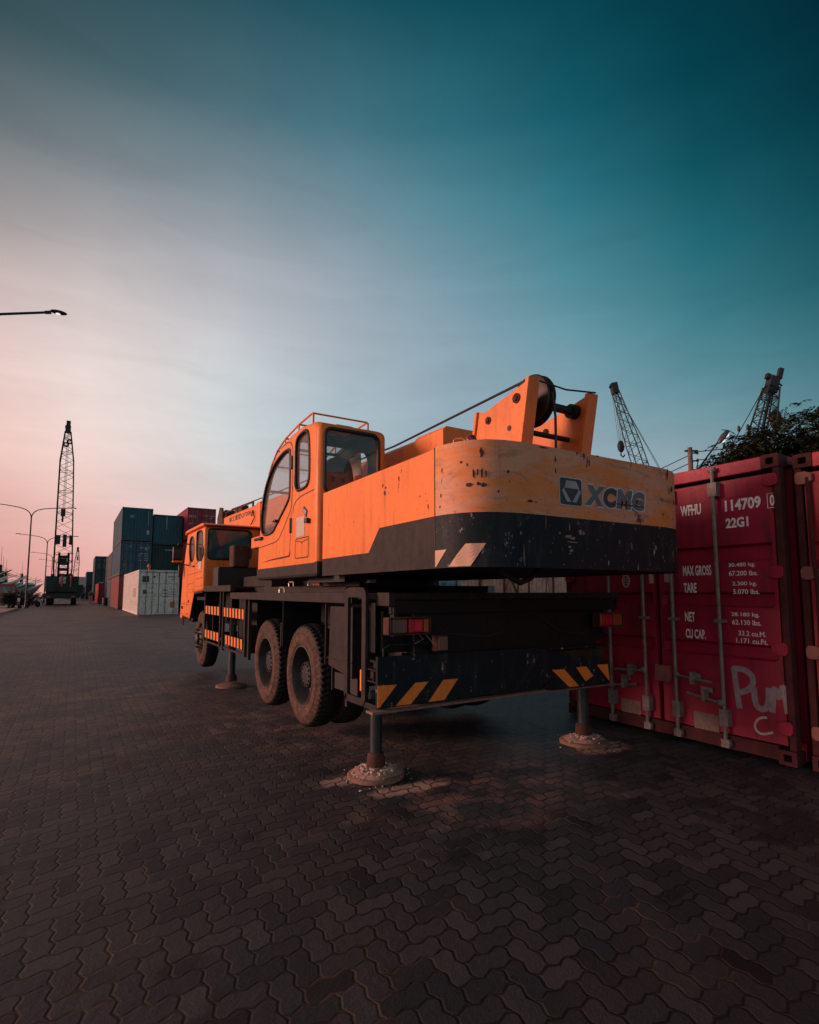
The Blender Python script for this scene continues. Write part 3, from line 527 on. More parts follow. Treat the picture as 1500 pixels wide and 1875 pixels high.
# -- side guard with striped boards
m = MB()
for y, z0, z1 in ((10.22, .60, 1.45), (9.03, .56, 1.45), (8.83, .56, 1.45), (7.55, .58, 1.35)): m.box(1.985, 2.02, y - .022, y + .022, z0, z1)
for y in (9.6, 8.35, 7.95): m.box(2.0, 2.015, y - .012, y + .012, .66, 1.1)
m.box(2.0, 2.03, 7.55, 10.22, .585, .615); m.box(1.99, 2.03, 8.83, 9.03, .56, .60); m.box(2.02, 2.06, 7.46, 7.53, .55, 1.34)
m.tube([(1.99, 8.93, .72), (2.1, 8.93, .72)], .03, 8)
m.build('side_guard', BLACKD, CR, bevel=.003)
def striped(y0, y1, z0, z1, n):
    b = MB().box(1.982, 1.994, y0, y1, z0, z1).build('striped_board', BLACK, CR, bevel=.002)
    m = MB(); w = (y1 - y0) / n
    for k in range(0, n):
        a = y0 + k * w
        m.prism([(a, z0 + .004), (a + w * .5, z0 + .004), (a + w * .58, z1 - .004), (a + w * .08, z1 - .004)], 'x', 1.9795, 1.9818)
    m.build('warning_stripe', STRIPE, b)
striped(9.06, 10.18, 1.075, 1.215, 5); striped(7.58, 8.80, 1.075, 1.215, 7); striped(9.06, 10.18, .67, .81, 5); striped(7.62, 8.66, .67, .81, 6)
MB().lathe([(0, .001), (.03, .15), (.55, .15), (.58, .001)], (2.35, 7.62, 1.02), 'y', 24).tube([(2.12, 7.66, .62), (2.12, 7.66, 1.0)], .09, 14).build('air_tank', RUST, CR, smooth=True)
# -- wheels
def tyre_mesh():
    n = 216; prof = [(.030, .285, 1), (.012, .312, 1), (.005, .322, 1), (.011, .328, 1), (.001, .345, 1), (.0, .37, 1), (.002, .415, 1), (.009, .422, 1), (.004, .430, 1), (.010, .450, 3), (.022, .482, 3), (.034, .494, 0), (.046, .512, 2), (.085, .519, 2), (.10, .519, 0), (.16, .520, 0), (.17, .519, 0), (.185, .519, 2), (.226, .512, 2), (.238, .494, 0), (.246, .485, 1), (.27, .415, 1), (.272, .37, 1), (.242, .285, 1)]
    vs, fs, mi = [], [], []; M = len(prof)
    for k in range(n):
        a = 2 * math.pi * k / n; lug = (k % 4) < 2
        for x, r, t in prof:
            rr_ = r - (.022 if (t == 2 and not lug) else 0) + (.003 if (t == 0 and k % 2) else 0)
            sk = a + (abs(x - .136) * .25)
            if t == 3 and not lug: x += .010
            vs.append((x, math.cos(sk) * rr_, math.sin(sk) * rr_))
    for k in range(n):
        for i in range(M - 1):
            fs.append((k * M + i, ((k + 1) % n) * M + i, ((k + 1) % n) * M + i + 1, k * M + i + 1)); mi.append(0 if (prof[i][2] in (1, 3) and prof[i + 1][2] in (1, 3)) else 1)
    return vs, fs, mi
TY = tyre_mesh()
def wheel(x, y, z, side, front):
    """x is the outer face; side +1: the wheel runs towards +x"""
    sv = lambda p: (x + side * p[0], y + p[1], z + p[2])
    m = MB(); m.add([sv(p) for p in TY[0]], TY[1]); m.mi = TY[2][:]
    if not front: b = len(m.mi); m.add([(x + side * (p[0] + .31), y + p[1], z + p[2]) for p in TY[0]], TY[1]); m.mi = TY[2] + TY[2]
    w = MB()
    if front: w.lathe([(.03, .29), (.022, .30), (.02, .285), (.06, .265), (.05, .22), (-.005, .18), (-.02, .16), (-.02, .10), (-.06, .095), (-.075, .06), (-.08, .001)], (x, y, z), 'x', 48, side)
    else: w.lathe([(.03, .29), (.015, .303), (.012, .288), (.05, .268), (.13, .262), (.165, .24), (.175, .19), (.175, .135)], (x, y, z), 'x', 48, side)
    wo = m.build('wheel', [SIDEWALL, RUBBER], CR, smooth=True)
    w.build('rim', RIM, wo, smooth=True)
    h = MB()
    if front:
        for k in range(10):
            a = 2 * math.pi * k / 10
            h.tube([(x + side * (-.015), y + math.cos(a) * .16, z + math.sin(a) * .16), (x - side * .065, y + math.cos(a) * .16, z + math.sin(a) * .16)], .015, 6)
    else:
        h.lathe([(.175, .142), (.085, .138), (.06, .125), (.055, .08), (.05, .001)], (x, y, z), 'x', 32, side)
        for k in range(12):
            a = 2 * math.pi * k / 12
            h.tube([(x + side * .062, y + math.cos(a) * .105, z + math.sin(a) * .105), (x + side * .045, y + math.cos(a) * .105, z + math.sin(a) * .105)], .011, 6)
            h.tube([(x + side * .18, y + math.cos(a) * .165, z + math.sin(a) * .165), (x + side * .145, y + math.cos(a) * .165, z + math.sin(a) * .165)], .013, 6)
    h.build('lug_bolt' if front else 'hub', HUB, wo, smooth=True)
for y in (5.52, 6.78): wheel(2.035, y, .595, 1, False); wheel(4.345, y, .595, -1, False)
wheel(2.03, 10.8, .60, 1, True); wheel(4.35, 10.8, .60, -1, True)

# -- driver's cab
cabp = [(12.44, 1.19), (12.31, .955), (11.42, .925), (11.36, .96), (10.98, 1.436), (10.19, 1.47), (10.19, 2.62), (11.86, 2.63), (12.33, 1.80)]
K = lambda p: [(a * .965, 1.44 + (b - 1.44) * .965) for a, b in p]
wr = smooth_poly(K([(11.207, 2.03), (11.272, 2.585), (11.10, 2.615), (10.77, 2.60), (10.65, 2.50), (10.58, 2.10), (10.70, 2.03)]), 2)
wf = smooth_poly(K([(11.95, 2.05), (12.05, 2.56), (11.50, 2.565), (11.43, 2.06)]), 2)
wb = rrect(1.995, 2.76, 2.035, 2.575, .085, 5)
CAB0, CAB1 = 1.93, 2.93
cut = [MB().prism(wr, 'x', 1.8, 2.02), MB().prism(wf, 'x', 1.8, 2.02), MB().prism(wr, 'x', 2.83, 3.1), MB().prism(wb, 'y', 10.1, 10.3),
       MB().prism([(11.93, 2.50), (12.24, 1.86), (12.6, 1.86), (12.6, 2.5)], 'x', 2.03, 2.83)]
cabo = shell('driver_cab', cabp, CAB0, CAB1, .045, .055, cut, ORANGE, CR, LINING)
m = MB(); m.prism([(10.12, 2.622), (11.9, 2.632), (11.96, 2.60), (11.98, 2.615), (11.92, 2.672), (11.7, 2.685), (10.25, 2.675), (10.10, 2.64)], 'x', 1.90, 2.96)
m.build('roof', ORANGE, cabo, bevel=.015)
def pane(poly, axis, t, name='window', r=.014, mt=GLASS, parent=None, off=.012):
    P = {'x': lambda p: (t, p[0], p[1]), 'y': lambda p: (p[0], t, p[1])}[axis]
    pts = [P(p) for p in poly]; pts += [pts[0], pts[1]]
    w = MB().tube(pts, r, 8, cap=False).build(name, SEAL, parent, smooth=True)
    MB().prism(poly, axis, t + off, t + off + .005).build('pane', mt, w)
    return w
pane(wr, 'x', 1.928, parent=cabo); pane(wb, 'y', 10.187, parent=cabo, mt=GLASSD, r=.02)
pane(wf, 'x', 1.928, parent=cabo, r=.010)
m = MB(); m.prism([(11.945, 2.50), (12.255, 1.86), (12.26, 1.865), (11.95, 2.505)], 'x', 2.03, 2.83); m.build('windscreen', GLASS, cabo)
MB().box(2.0, 2.86, 10.4, 12.1, 1.50, 1.56).box(2.1, 2.75, 10.5, 10.62, 1.9, 2.38).box(2.1, 2.5, 10.6, 11.0, 1.6, 1.9).build('seat', plain('dark seat vinyl', (.02, .022, .024), .6), cabo, bevel=.03)
m = MB()
def line(pts, w=.012): m.ribbon([(1.93, a, b) for a, b in pts], w, (-1, 0, 0), .0025)
yb = lambda px: px
line([(10.97, 2.02), (10.97, 1.45)]); line([(11.68, 2.0), (11.68, 1.0)]); line([(10.27, 2.0), (10.95, 1.98)], .008); line([(11.0, 1.80), (11.66, 1.78)], .008); line([(11.02, 1.62), (11.64, 1.60)], .008)
line([(10.3, 1.82), (10.92, 1.80)], .008); line([(11.4, 1.20), (12.3, 1.22)], .01)
m.build('panel_seam', plain('seam shadow gap', (.10, .03, .008), .8), cabo)
m = MB()
for z in (1.70, 1.56): m.prism([(10.28, z), (10.92, z - .01), (10.92, z + .012), (10.28, z + .022)], 'x', 1.918, 1.932)
for z in (1.45, 1.49): m.prism([(11.05, z), (11.62, z), (11.62, z + .02), (11.05, z + .02)], 'x', 1.918, 1.932)
m.box(1.90, 1.935, 11.42, 12.05, 1.25, 1.30); m.box(1.90, 1.935, 11.45, 12.2, 1.02, 1.035)
m.build('side_trim', ORANGE2, cabo, bevel=.004)
MB().box(1.895, 1.925, 11.0, 11.13, 1.925, 1.945).box(1.905, 1.93, 11.0, 11.02, 1.92, 1.95).build('handle', SEAL, cabo, bevel=.004)
MB().box(1.92, 1.931, 10.33, 10.58, 1.86, 2.0).build('notice', PAPER, cabo)
m = MB().lathe([(0, .001), (0, .035), (-.02, .03), (-.022, .001)], (1.925, 12.15, 1.14), 'x', 16); m.build('side_marker', SEAL, cabo)
MB().box(1.94, 2.9, 12.30, 12.50, .90, 1.18).build('front_bumper', ORANGE2, CR, bevel=.03)
m = MB(); m.prism([(11.43, .921), (11.355, .955), (10.977, 1.432), (10.19, 1.466), (10.19, 1.44), (10.96, 1.41), (11.34, .93), (11.40, .90)], 'x', 1.935, 2.925); m.build('wheel_arch', BLACK, CR); m = MB(); m.box(1.99, 2.6, 10.24, 10.98, 1.30, 1.36); m.box(2.36, 2.38, 10.2, 11.3, .9, 1.4); m.box(1.97, 2.36, 11.28, 11.34, .88, 1.0); m.tube([(1.95, 11.2, .93), (1.95, 11.05, .93), (2.2, 11.05, .93)], .02, 6)
m.tube([(1.95, 12.2, .93), (1.95, 12.15, .78)], .015, 6); m.build('cab_bracket', BLACK, CR, bevel=.004)
m = MB().prism(smooth_poly([(11.52, 2.05), (11.62, 2.05), (11.66, 2.33), (11.52, 2.35)], 2), 'x', 1.62, 1.80)
mi = m.build('wing_mirror', SEAL, cabo, bevel=.02); MB().prism([(11.5, 2.03), (11.66, 2.03), (11.66, 2.06), (11.5, 2.06)], 'x', 1.62, 1.80).build('bracket', ORANGE2, mi, bevel=.008)
MB().tube([(1.71, 11.6, 2.36), (1.72, 11.6, 2.40), (1.93, 11.65, 2.40)], .012, 6).build('mirror_arm', SEAL, cabo); MB().tube([(1.71, 11.6, 2.05), (1.72, 11.6, 2.0), (1.93, 11.65, 1.98)], .012, 6).build('mirror_arm', SEAL, cabo)
MB().prism(smooth_poly([(12.1, 1.75), (12.2, 1.75), (12.2, 2.0), (12.1, 2.02)], 2), 'x', 1.82, 1.90).build('wing_mirror', SEAL, cabo, bevel=.01)
# -- gear behind the cab
MB().box(2.08, 2.72, 9.62, 10.0, 1.53, 1.875).build('battery_box', DARK, CR, bevel=.01)
MB().box(2.06, 2.10, 9.6, 10.0, 1.53, 1.86).build('box_bracket', STEEL, CR, bevel=.004)
MB().prism(rrect(2.29, 2.575, 9.55, 9.86, .05, 4), 'z', 1.877, 2.25).build('air_filter', RUST, CR, bevel=.02)
MB().tube([(2.86, 9.6, 1.53), (2.86, 9.6, 2.15)], .03, 10).tube([(2.86, 9.6, 2.0), (2.86, 9.6, 2.32)], .055, 14).build('exhaust_pipe', STEEL, CR, smooth=True)
for x, y in ((2.42, 6.95), (2.05, 6.2), (2.42, 6.25)):
    m = MB(); z = 1.515 if x > 2.3 else 1.437
    m.tube([(x, y - .09, z - .01), (x, y - .09, z + .045), (x, y - .075, z + .06), (x, y + .075, z + .06), (x, y + .09, z + .045), (x, y + .09, z - .01)], .010, 6)
    m.build('grab_loop', CHROME, CR)
MB().box(2.32, 2.42, 5.75, 5.9, 1.515, 1.60).build('deck_lamp', ORANGE2, CR, bevel=.01)
MB().box(2.33, 2.40, 4.55, 4.64, 1.53, 1.56).build('deck_plate', PAPER, CR, bevel=.004)

# -- slewing superstructure
m = MB().lathe([(0, .001), (0, .52), (.05, .56), (.16, .56), (.16, .001)], (3.05, 5.5, 1.437), 'z', 64)
m.build('slewing_ring', DARK, CR, smooth=True)
m = MB(); m.box(2.01, 4.08, 2.75, 4.74, 1.60, 1.72); m.box(2.2, 4.1, 4.74, 6.7, 1.60, 1.72); m.box(2.3, 2.9, 4.7, 5.6, 1.5, 1.6); m.box(2.1, 2.6, 4.6, 5.5, 1.54, 1.6)
m.tube([(2.30, 2.70, 1.60), (2.40, 2.70, 1.535), (2.50, 2.72, 1.505), (2.60, 2.74, 1.53), (2.70, 2.76, 1.60)], .02, 8)
m.build('turntable', DARK, CR)
arcL = [(1.95, 2.90), (1.962, 2.80), (1.99, 2.71), (2.04, 2.63), (2.11, 2.57), (2.20, 2.53), (2.32, 2.507), (2.46, 2.50)]
out = arcL + [(6.10 - a, b) for a, b in arcL[::-1]]
inn = [(x + (.05 if x < 2.2 else -.05 if x > 3.9 else 0), y + .05) for x, y in out]
def wall_band(z0, z1): 
    vs = [(x, y, z0) for x, y in out] + [(x, y, z1) for x, y in out] + [(x, y, z0) for x, y in inn] + [(x, y, z1) for x, y in inn]; n = len(out); fs = []
    for i in range(n - 1): fs += [(i, i + 1, n + i + 1, n + i), (2 * n + i + 1, 2 * n + i, 3 * n + i, 3 * n + i + 1)]
    return vs, fs, n
m = MB(); v, f, n = wall_band(1.925, 2.372); m.add(v, f); m.add([], [])
b = 0; m.f += [(b + n + i, b + n + i + 1, b + 3 * n + i + 1, b + 3 * n + i) for i in range(n - 1)]; m.mi += [0] * (n - 1)
m.cur = 1; b = len(m.v); v, f, n = wall_band(1.592, 1.925); m.add(v, f)
m.f += [(b + 2 * n + i, b + 2 * n + i + 1, b + i + 1, b + i) for i in range(n - 1)]; m.mi += [1] * (n - 1)
cw = m.build('counterweight', [WORN, SCRAPED], CR, smooth=True)
MB().prism([(x, y + .03) for x, y in out], 'z', 2.30, 2.33).build('top_plate', ORANGE2, cw)
MB().box(1.9485, 1.951, 2.897, 2.905, 1.594, 2.37).build('weld_seam', RUST, cw)
for poly in ([(2.01, 1.730), (2.125, 1.724), (1.995, 1.600), (1.85, 1.600)],): pass
# two pale stripes that follow the rounded corner
def on_arc(s, z, off=.004):
    d = 0
    for (a, b), (c, e) in zip(out, out[1:]):
        l = math.hypot(c - a, e - b)
        if d + l >= s:
            t = (s - d) / l; nx, ny = (e - b) / l, -(c - a) / l
            return (a + (c - a) * t + nx * off, b + (e - b) * t + ny * off, z)
        d += l
def arc_stripe(lo, hi, z0, z1):
    vs = []; N = 24; lo0, lo1 = lo; hi0, hi1 = hi
    for k in range(N + 1):
        for q in range(7):
            f = q / 6; a_ = lo0 + (hi0 - lo0) * f; b_ = lo1 + (hi1 - lo1) * f; vs.append(on_arc(a_ + (b_ - a_) * k / N, z0 + (z1 - z0) * f))
    fs = [(k * 7 + q, (k + 1) * 7 + q, (k + 1) * 7 + q + 1, k * 7 + q + 1) for k in range(N) for q in range(6)]
    return MB().add(vs, fs).build('pale_stripe', STRIPEP, cw)
arc_stripe((.004, .012), (.004, .11), 1.60, 1.705); arc_stripe((.125, .275), (.245, .37), 1.598, 1.735)
# chips, rust runs and scraped patches in the paint
CHIP = plain('bare rusted chip', (.045, .012, .010), .8); SCRAPE = paint('scraped to primer', (.30, .20, .17), .7, .3, (.05, .03, .03), .6, scale=20)
def blob(mb, fn, u, v, ru, rv, seed, n=11):
    rn = random.Random(seed); pts = [(u + math.cos(2 * math.pi * k / n) * ru * rn.uniform(.45, 1.15), v + math.sin(2 * math.pi * k / n) * rv * rn.uniform(.45, 1.15)) for k in range(n)]
    mb.add([fn(u, v)] + [fn(*p) for p in pts], [(0, 1 + k, 1 + (k + 1) % n) for k in range(n)])
FY = lambda a, b: (a, 2.4982, b); rn_ = random.Random(77)
AR = lambda a, b: on_arc(a, b, .0035)
m = MB()
for u, v, a, b in ((2.617, 2.30, .006, .035), (2.618, 2.22, .005, .03), (2.215, 2.17, .012, .012), (2.225, 2.11, .006, .008), (2.39, 2.005, .03, .008), (2.44, 2.002, .012, .005), (3.80, 2.33, .010, .05), (3.84, 2.22, .014, .035), (3.86, 2.12, .010, .02), (3.72, 2.13, .004, .022), (3.79, 2.12, .004, .02), (3.725, 2.02, .004, .02), (3.62, 2.04, .003, .01), (3.02, 2.37, .02, .006), (2.52, 2.36, .05, .006)): blob(m, FY, u, v, a, b, rn_.random())
for u, v, a, b in ((.30, 2.16, .010, .035), (.325, 2.17, .007, .03), (.35, 2.165, .008, .035), (.375, 2.16, .006, .03), (.27, 2.095, .022, .016), (.33, 2.10, .016, .012), (.36, 2.09, .02, .02), (.35, 2.29, .014, .04), (.22, 2.24, .006, .012), (.26, 2.22, .006, .012), (.06, 2.05, .004, .02), (.05, 1.98, .006, .01), (.45, 2.05, .006, .01)): blob(m, AR, u, v, a, b, rn_.random())
for k in range(26): blob(m, FY, rn_.uniform(2.5, 3.85), rn_.uniform(1.94, 2.36), rn_.uniform(.002, .005), rn_.uniform(.003, .012), rn_.random(), 7)
m.build('paint_chip', CHIP, cw)
m = MB()
for u, v, a, b in ((2.73, 1.865, .006, .03), (2.72, 1.80, .035, .012), (2.76, 1.79, .03, .010), (2.83, 1.835, .018, .022), (2.86, 1.83, .012, .018), (2.75, 1.765, .05, .006), (2.73, 1.735, .018, .008), (2.74, 1.71, .020, .010), (2.73, 1.69, .012, .006), (2.31, 1.80, .012, .012), (2.64, 1.82, .012, .010), (3.22, 1.79, .008, .022), (3.30, 1.72, .012, .004), (3.16, 1.91, .012, .006), (3.4, 1.89, .004, .014), (2.52, 1.88, .003, .05), (2.33, 1.67, .004, .07), (3.1, 1.64, .008, .02), (3.7, 1.7, .006, .02)): blob(m, FY, u, v, a, b, rn_.random())
for k in range(60): blob(m, FY, rn_.uniform(2.3, 3.85), rn_.uniform(1.60, 1.915), rn_.uniform(.0015, .004), rn_.uniform(.002, .010), rn_.random(), 6)
for k in range(20): blob(m, AR, rn_.uniform(.02, .6), rn_.uniform(1.60, 1.915), rn_.uniform(.0015, .005), rn_.uniform(.002, .014), rn_.random(), 6)
m.build('scrape', SCRAPE, cw)
# maker's badge and lettering
LX = lambda a, b: (2.643 + a * 1.0, 2.4985, b)
m = MB(); m.prism(rrect(2.643, 2.853, 2.002, 2.19, .02), 'y', 2.4955, 2.4985)
bd = m.build('badge', plain('badge white edge', (.5, .5, .5), .5), cw)
MB().prism(rrect(2.650, 2.846, 2.009, 2.183, .016), 'y', 2.4925, 2.4954).build('badge_field', TEAL, bd)
m = MB(); bx = lambda q: [(2.748 + a * .088, 2.097 + b * .070) for a, b in q]
m.prism(bx([(-.52, 1), (.52, 1), (.86, .28), (-.72, .28)]), 'y', 2.4895, 2.4922); m.prism(bx([(-1, .0), (-.80, .26), (-.04, -1), (-.5, -1)]), 'y', 2.4895, 2.4922); m.prism(bx([(1, .0), (.82, .26), (.06, -1), (.5, -1)]), 'y', 2.4895, 2.4922)
m.build('badge_emblem', plain('badge grey', (.33, .33, .34), .5), bd)
def italic(txt, x, w, z, h, bold, y, mt, nm): return MB().text(txt, lambda a, b: (x + a, y, z + b), w, h, bold, .16).build(nm, mt, cw)
for k, (ch, x, w, mt) in enumerate((('X', 2.872, .195, GREYL), ('C', 3.045, .150, TEAL), ('M', 3.190, .165, GREYL), ('G', 3.345, .155, GREYL))):
    dy = -.0006 * k
    italic(ch, x - .004, w + .008, 2.012, .158, .075, 2.4975 + dy, plain('letter outline', (.55, .53, .52), .5), 'letter_outline')
    italic(ch, x + .006, w - .012, 2.021, .140, .070, 2.4972 + dy, mt, 'lettering')
MB().box(3.20, 3.50, 2.4940, 2.4948, 2.050, 2.058).build('scratch', RUST, cw)
# -- left side panel (orange over black) and right one
m = MB()
m.prism([(2.905, 1.926), (3.655, 1.926), (3.83, 1.748), (4.765, 1.748), (4.765, 2.362), (2.905, 2.362)], 'x', 1.951, 1.999)
m.cur = 1; m.prism([(2.905, 1.592), (4.765, 1.592), (4.765, 1.748), (3.83, 1.748), (3.655, 1.926), (2.905, 1.926)], 'x', 1.951, 1.999)
sp_ = m.build('side_panel', [ORANGE, BLACKD], CR, bevel=0)
m = MB(); FX = lambda a, b: (1.9488, a, b)
for u, v, a, b in ((3.60, 2.24, .010, .016), (3.555, 2.215, .012, .012), (3.57, 2.18, .016, .018), (3.36, 2.25, .010, .022), (3.365, 2.20, .003, .03), (3.08, 2.08, .006, .008), (4.1, 2.02, .005, .008), (2.98, 2.0, .006, .02), (4.5, 2.2, .005, .006)): blob(m, FX, u, v, a, b, rn_.random())
for k in range(16): blob(m, FX, rn_.uniform(2.95, 4.7), rn_.uniform(1.78, 2.34), rn_.uniform(.002, .004), rn_.uniform(.003, .009), rn_.random(), 6)
m.build('paint_chip', CHIP, sp_)
m = MB(); m.box(4.10, 4.148, 2.905, 6.6, 1.75, 2.362); m.cur = 1; m.box(4.10, 4.148, 2.905, 6.6, 1.592, 1.748); m.build('side_panel', [ORANGE, BLACKD], CR)
MB().box(2.0, 2.5, 3.05, 4.7, 2.26, 2.30).box(3.70, 4.1, 3.0, 6.5, 2.26, 2.30).build('engine_cover', ORANGE2, CR)

# -- operator's cab
prof = [(6.89, 1.60), (6.90, 1.75), (6.885, 2.01), (6.832, 2.263), (6.766, 2.49), (6.66, 2.70), (6.53, 2.87), (6.33, 3.02), (6.04, 3.125), (5.70, 3.175), (5.40, 3.18), (5.05, 3.125), (4.93, 3.09), (4.90, 3.0), (4.90, 1.60)]
prof[11:14] = [(5.05, 3.135), (4.90, 3.08)]
dw = smooth_poly([(6.751, 2.34), (6.715, 2.52), (6.62, 2.69), (6.47, 2.83), (6.25, 2.945), (5.98, 3.01), (5.72, 3.01), (5.71, 2.93), (5.695, 2.49), (5.749, 2.42), (6.157, 2.20), (6.27, 2.13), (6.62, 2.125), (6.73, 2.2)], 2)
qw = smooth_poly([(5.53, 2.50), (5.545, 2.78), (5.55, 3.02), (5.45, 3.085), (5.20, 3.095), (5.14, 2.98), (5.115, 2.60), (5.16, 2.51), (5.30, 2.49)], 2)
bw = smooth_poly([(2.02, 2.42), (2.02, 2.62), (2.02, 3.03), (2.3, 3.035), (2.59, 3.03), (2.60, 2.70), (2.60, 2.42), (2.3, 2.40)], 2)
bw = rrect(2.015, 2.605, 2.40, 3.04, .075, 5)
X0, X1 = 1.95, 2.70
fcut = [(5.80, 3.6), (5.80, 3.06), (6.15, 3.0), (6.45, 2.80), (6.60, 2.60), (6.70, 2.40), (6.75, 2.20), (6.77, 2.05), (7.2, 2.05), (7.2, 3.6)]
cut = [MB().prism(dw, 'x', 1.8, 2.04), MB().prism(qw, 'x', 1.8, 2.04), MB().prism(smooth_poly([(5.85, 2.55), (5.85, 3.0), (5.25, 3.0), (5.25, 2.55)], 2), 'x', 2.6, 2.9),
       MB().prism(bw, 'y', 4.7, 5.0), MB().prism(fcut, 'x', 2.01, 2.64)]
opc = shell('operator_cab', prof, X0, X1, .045, .06, cut, ORANGE, CR, LINING)
MB().prism([(6.885, 1.590), (6.897, 1.742), (4.893, 1.742), (4.893, 1.590)], 'x', 1.944, 2.70).build('skirt', BLACKD, opc, bevel=.03)
pane(dw, 'x', 1.949, parent=opc, r=.016); pane(qw, 'x', 1.949, parent=opc, r=.017); pane(bw, 'y', 4.899, parent=opc, r=.018)
pr = [(5.80, 3.145), (6.04, 3.10), (6.31, 3.0), (6.50, 2.855), (6.63, 2.69), (6.735, 2.485), (6.80, 2.26), (6.85, 2.05)]
m = MB(); vs = [(x, a, b) for x in (2.0, 2.65) for a, b in pr]; n = len(pr); m.add(vs, [(i, i + 1, n + i + 1, n + i) for i in range(n - 1)]); m.build('windscreen', GLASS, opc, smooth=True)
m = MB(); m.bar((2.0, 6.63, 2.68), (2.65, 6.63, 2.68), .02, .03); m.bar((2.0, 6.04, 3.09), (2.65, 6.04, 3.09), .02, .03); m.bar((2.3, 6.82, 2.1), (2.42, 6.60, 2.70), .012, .012); m.build('screen_bar', SEAL, opc)
seatv = plain('dark seat vinyl', (.02, .022, .024), .6)
m = MB().prism(smooth_poly([(2.12, 2.30), (2.14, 2.66), (2.20, 2.83), (2.30, 2.86), (2.38, 2.86), (2.46, 2.83), (2.50, 2.66), (2.52, 2.30)], 2), 'y', 5.25, 5.37); m.box(2.1, 2.48, 5.3, 5.8, 2.14, 2.30); m.box(2.2, 2.4, 5.4, 5.7, 1.65, 2.14)
st = m.build('seat', seatv, opc, bevel=.02)
MB().ring(rrect(2.265, 2.375, 2.64, 2.74, .02), rrect(2.275, 2.365, 2.65, 2.73, .018), 'y', 5.247, 5.25).build('seat_mark', plain('seat mark grey', (.06, .065, .07), .6), st)
MB().box(2.0, 2.65, 4.95, 6.8, 1.66, 1.70).box(2.0, 2.1, 5.9, 6.7, 1.7, 2.1).box(2.45, 2.65, 5.5, 6.7, 1.7, 2.2).tube([(2.3, 6.2, 1.7), (2.3, 6.35, 2.32)], .02, 8).build('controls', seatv, opc, bevel=.02)
MB().prism([(5.38, 2.73), (5.64, 2.76), (5.68, 2.97), (5.40, 2.965)], 'x', 2.642, 2.648).build('notice', PAPER, opc)
MB().box(2.18, 2.34, 5.02, 5.06, 2.985, 3.02).box(2.235, 2.275, 5.01, 5.015, 2.995, 3.008).build('cab_lamp', SEAL, opc, bevel=.006)
m = MB()
def pl(pts, w=.010): m.ribbon([(1.95, a, b) for a, b in smooth_line(pts, 2)], w, (-1, 0, 0), .0022)
pl([(6.87, 1.99), (6.45, 2.005), (6.105, 2.014), (5.97, 2.09), (5.80, 2.22), (5.66, 2.32), (5.62, 2.467), (5.625, 2.8), (5.635, 3.0), (5.72, 3.085), (5.892, 3.10), (6.16, 3.06), (6.5, 2.86)])
pl([(5.0, 2.435), (5.31, 2.43), (5.489, 2.404), (5.585, 2.345), (5.59, 2.28)]); pl([(5.65, 2.3), (5.66, 1.99), (5.69, 1.84)], .006)
hp = rrect(5.115, 5.50, 1.79, 1.99, .03); pl(hp + [hp[0]], .009); pl([(5.14, 1.965), (5.29, 1.955), (5.31, 1.93), (5.33, 1.958), (5.47, 1.965)], .008)
m.build('panel_seam', plain('seam shadow gap', (.10, .03, .008), .8), opc)
MB().prism([(6.68, 1.802), (6.3, 1.825), (5.95, 1.832), (5.70, 1.835), (5.65, 1.88), (5.67, 1.82), (5.95, 1.812), (6.2, 1.812)], 'x', 1.9475, 1.9495).build('scrape', RUST, opc)
MB().prism([(5.245, 2.205), (5.475, 2.212), (5.465, 2.012), (5.235, 2.006)], 'x', 1.946, 1.949).build('notice', PAPER, opc)
MB().prism([(5.26, 2.309), (5.158, 2.249), (5.192, 2.185), (5.293, 2.262)], 'x', 1.942, 1.949).build('diamond_plate', SEAL, opc, bevel=.004)
MB().prism([(5.25, 2.285), (5.185, 2.249), (5.205, 2.21), (5.27, 2.258)], 'x', 1.9405, 1.9419).build('diamond_face', plain('badge grey', (.33, .33, .34), .5), opc)
MB().box(1.93, 1.952, 5.635, 5.665, 2.76, 2.91).build('hinge', SEAL, opc, bevel=.006); MB().box(1.93, 1.952, 5.63, 5.66, 2.07, 2.23).build('hinge', SEAL, opc, bevel=.006)
MB().box(1.915, 1.95, 6.66, 6.95, 2.085, 2.118).build('door_stop', SEAL, opc, bevel=.008); MB().box(1.90, 1.95, 6.06, 6.15, 2.235, 2.262).build('handle', SEAL, opc, bevel=.008); m = MB(); m.tube([(1.92, 5.12, 2.145), (1.95, 5.12, 2.145)], .028, 12); m.box(1.905, 1.925, 5.085, 5.15, 2.12, 2.17); m.build('latch', SEAL, opc, bevel=.008)
m = MB()
for x in (2.0, 2.62):
    m.tube([(x, 5.18, 3.11), (x, 5.18, 3.25), (x, 5.22, 3.265), (x, 5.60, 3.25), (x, 6.04, 3.20), (x, 6.34, 3.12), (x, 6.55, 2.98), (x, 6.74, 2.76), (x, 6.86, 2.5), (x, 6.84, 2.42)], .011, 8)
for y, z in ((5.2, 3.265), (5.6, 3.25), (6.04, 3.20), (6.34, 3.12), (6.55, 2.98)): m.tube([(2.0, y, z), (2.62, y, z)], .010, 8)
for y, z, zb in ((5.6, 3.25, 3.17), (6.04, 3.2, 3.11)): 
    for x in (2.0, 2.62): m.tube([(x, y, z), (x, y, zb)], .009, 6)
m.build('roof_rack', ORANGE2, opc, smooth=True)
MB().prism([(2.16, 3.10), (2.42, 3.10), (2.38, 3.145), (2.2, 3.145)], 'y', 5.05, 5.35).build('roof_vent', ORANGE2, opc, bevel=.01)
MB().prism(rrect(2.0, 2.28, 7.0, 7.42, .06), 'z', 2.02, 2.165).box(2.05, 2.2, 6.88, 7.02, 2.06, 2.12).build('lamp_housing', ORANGE, opc, bevel=.012)

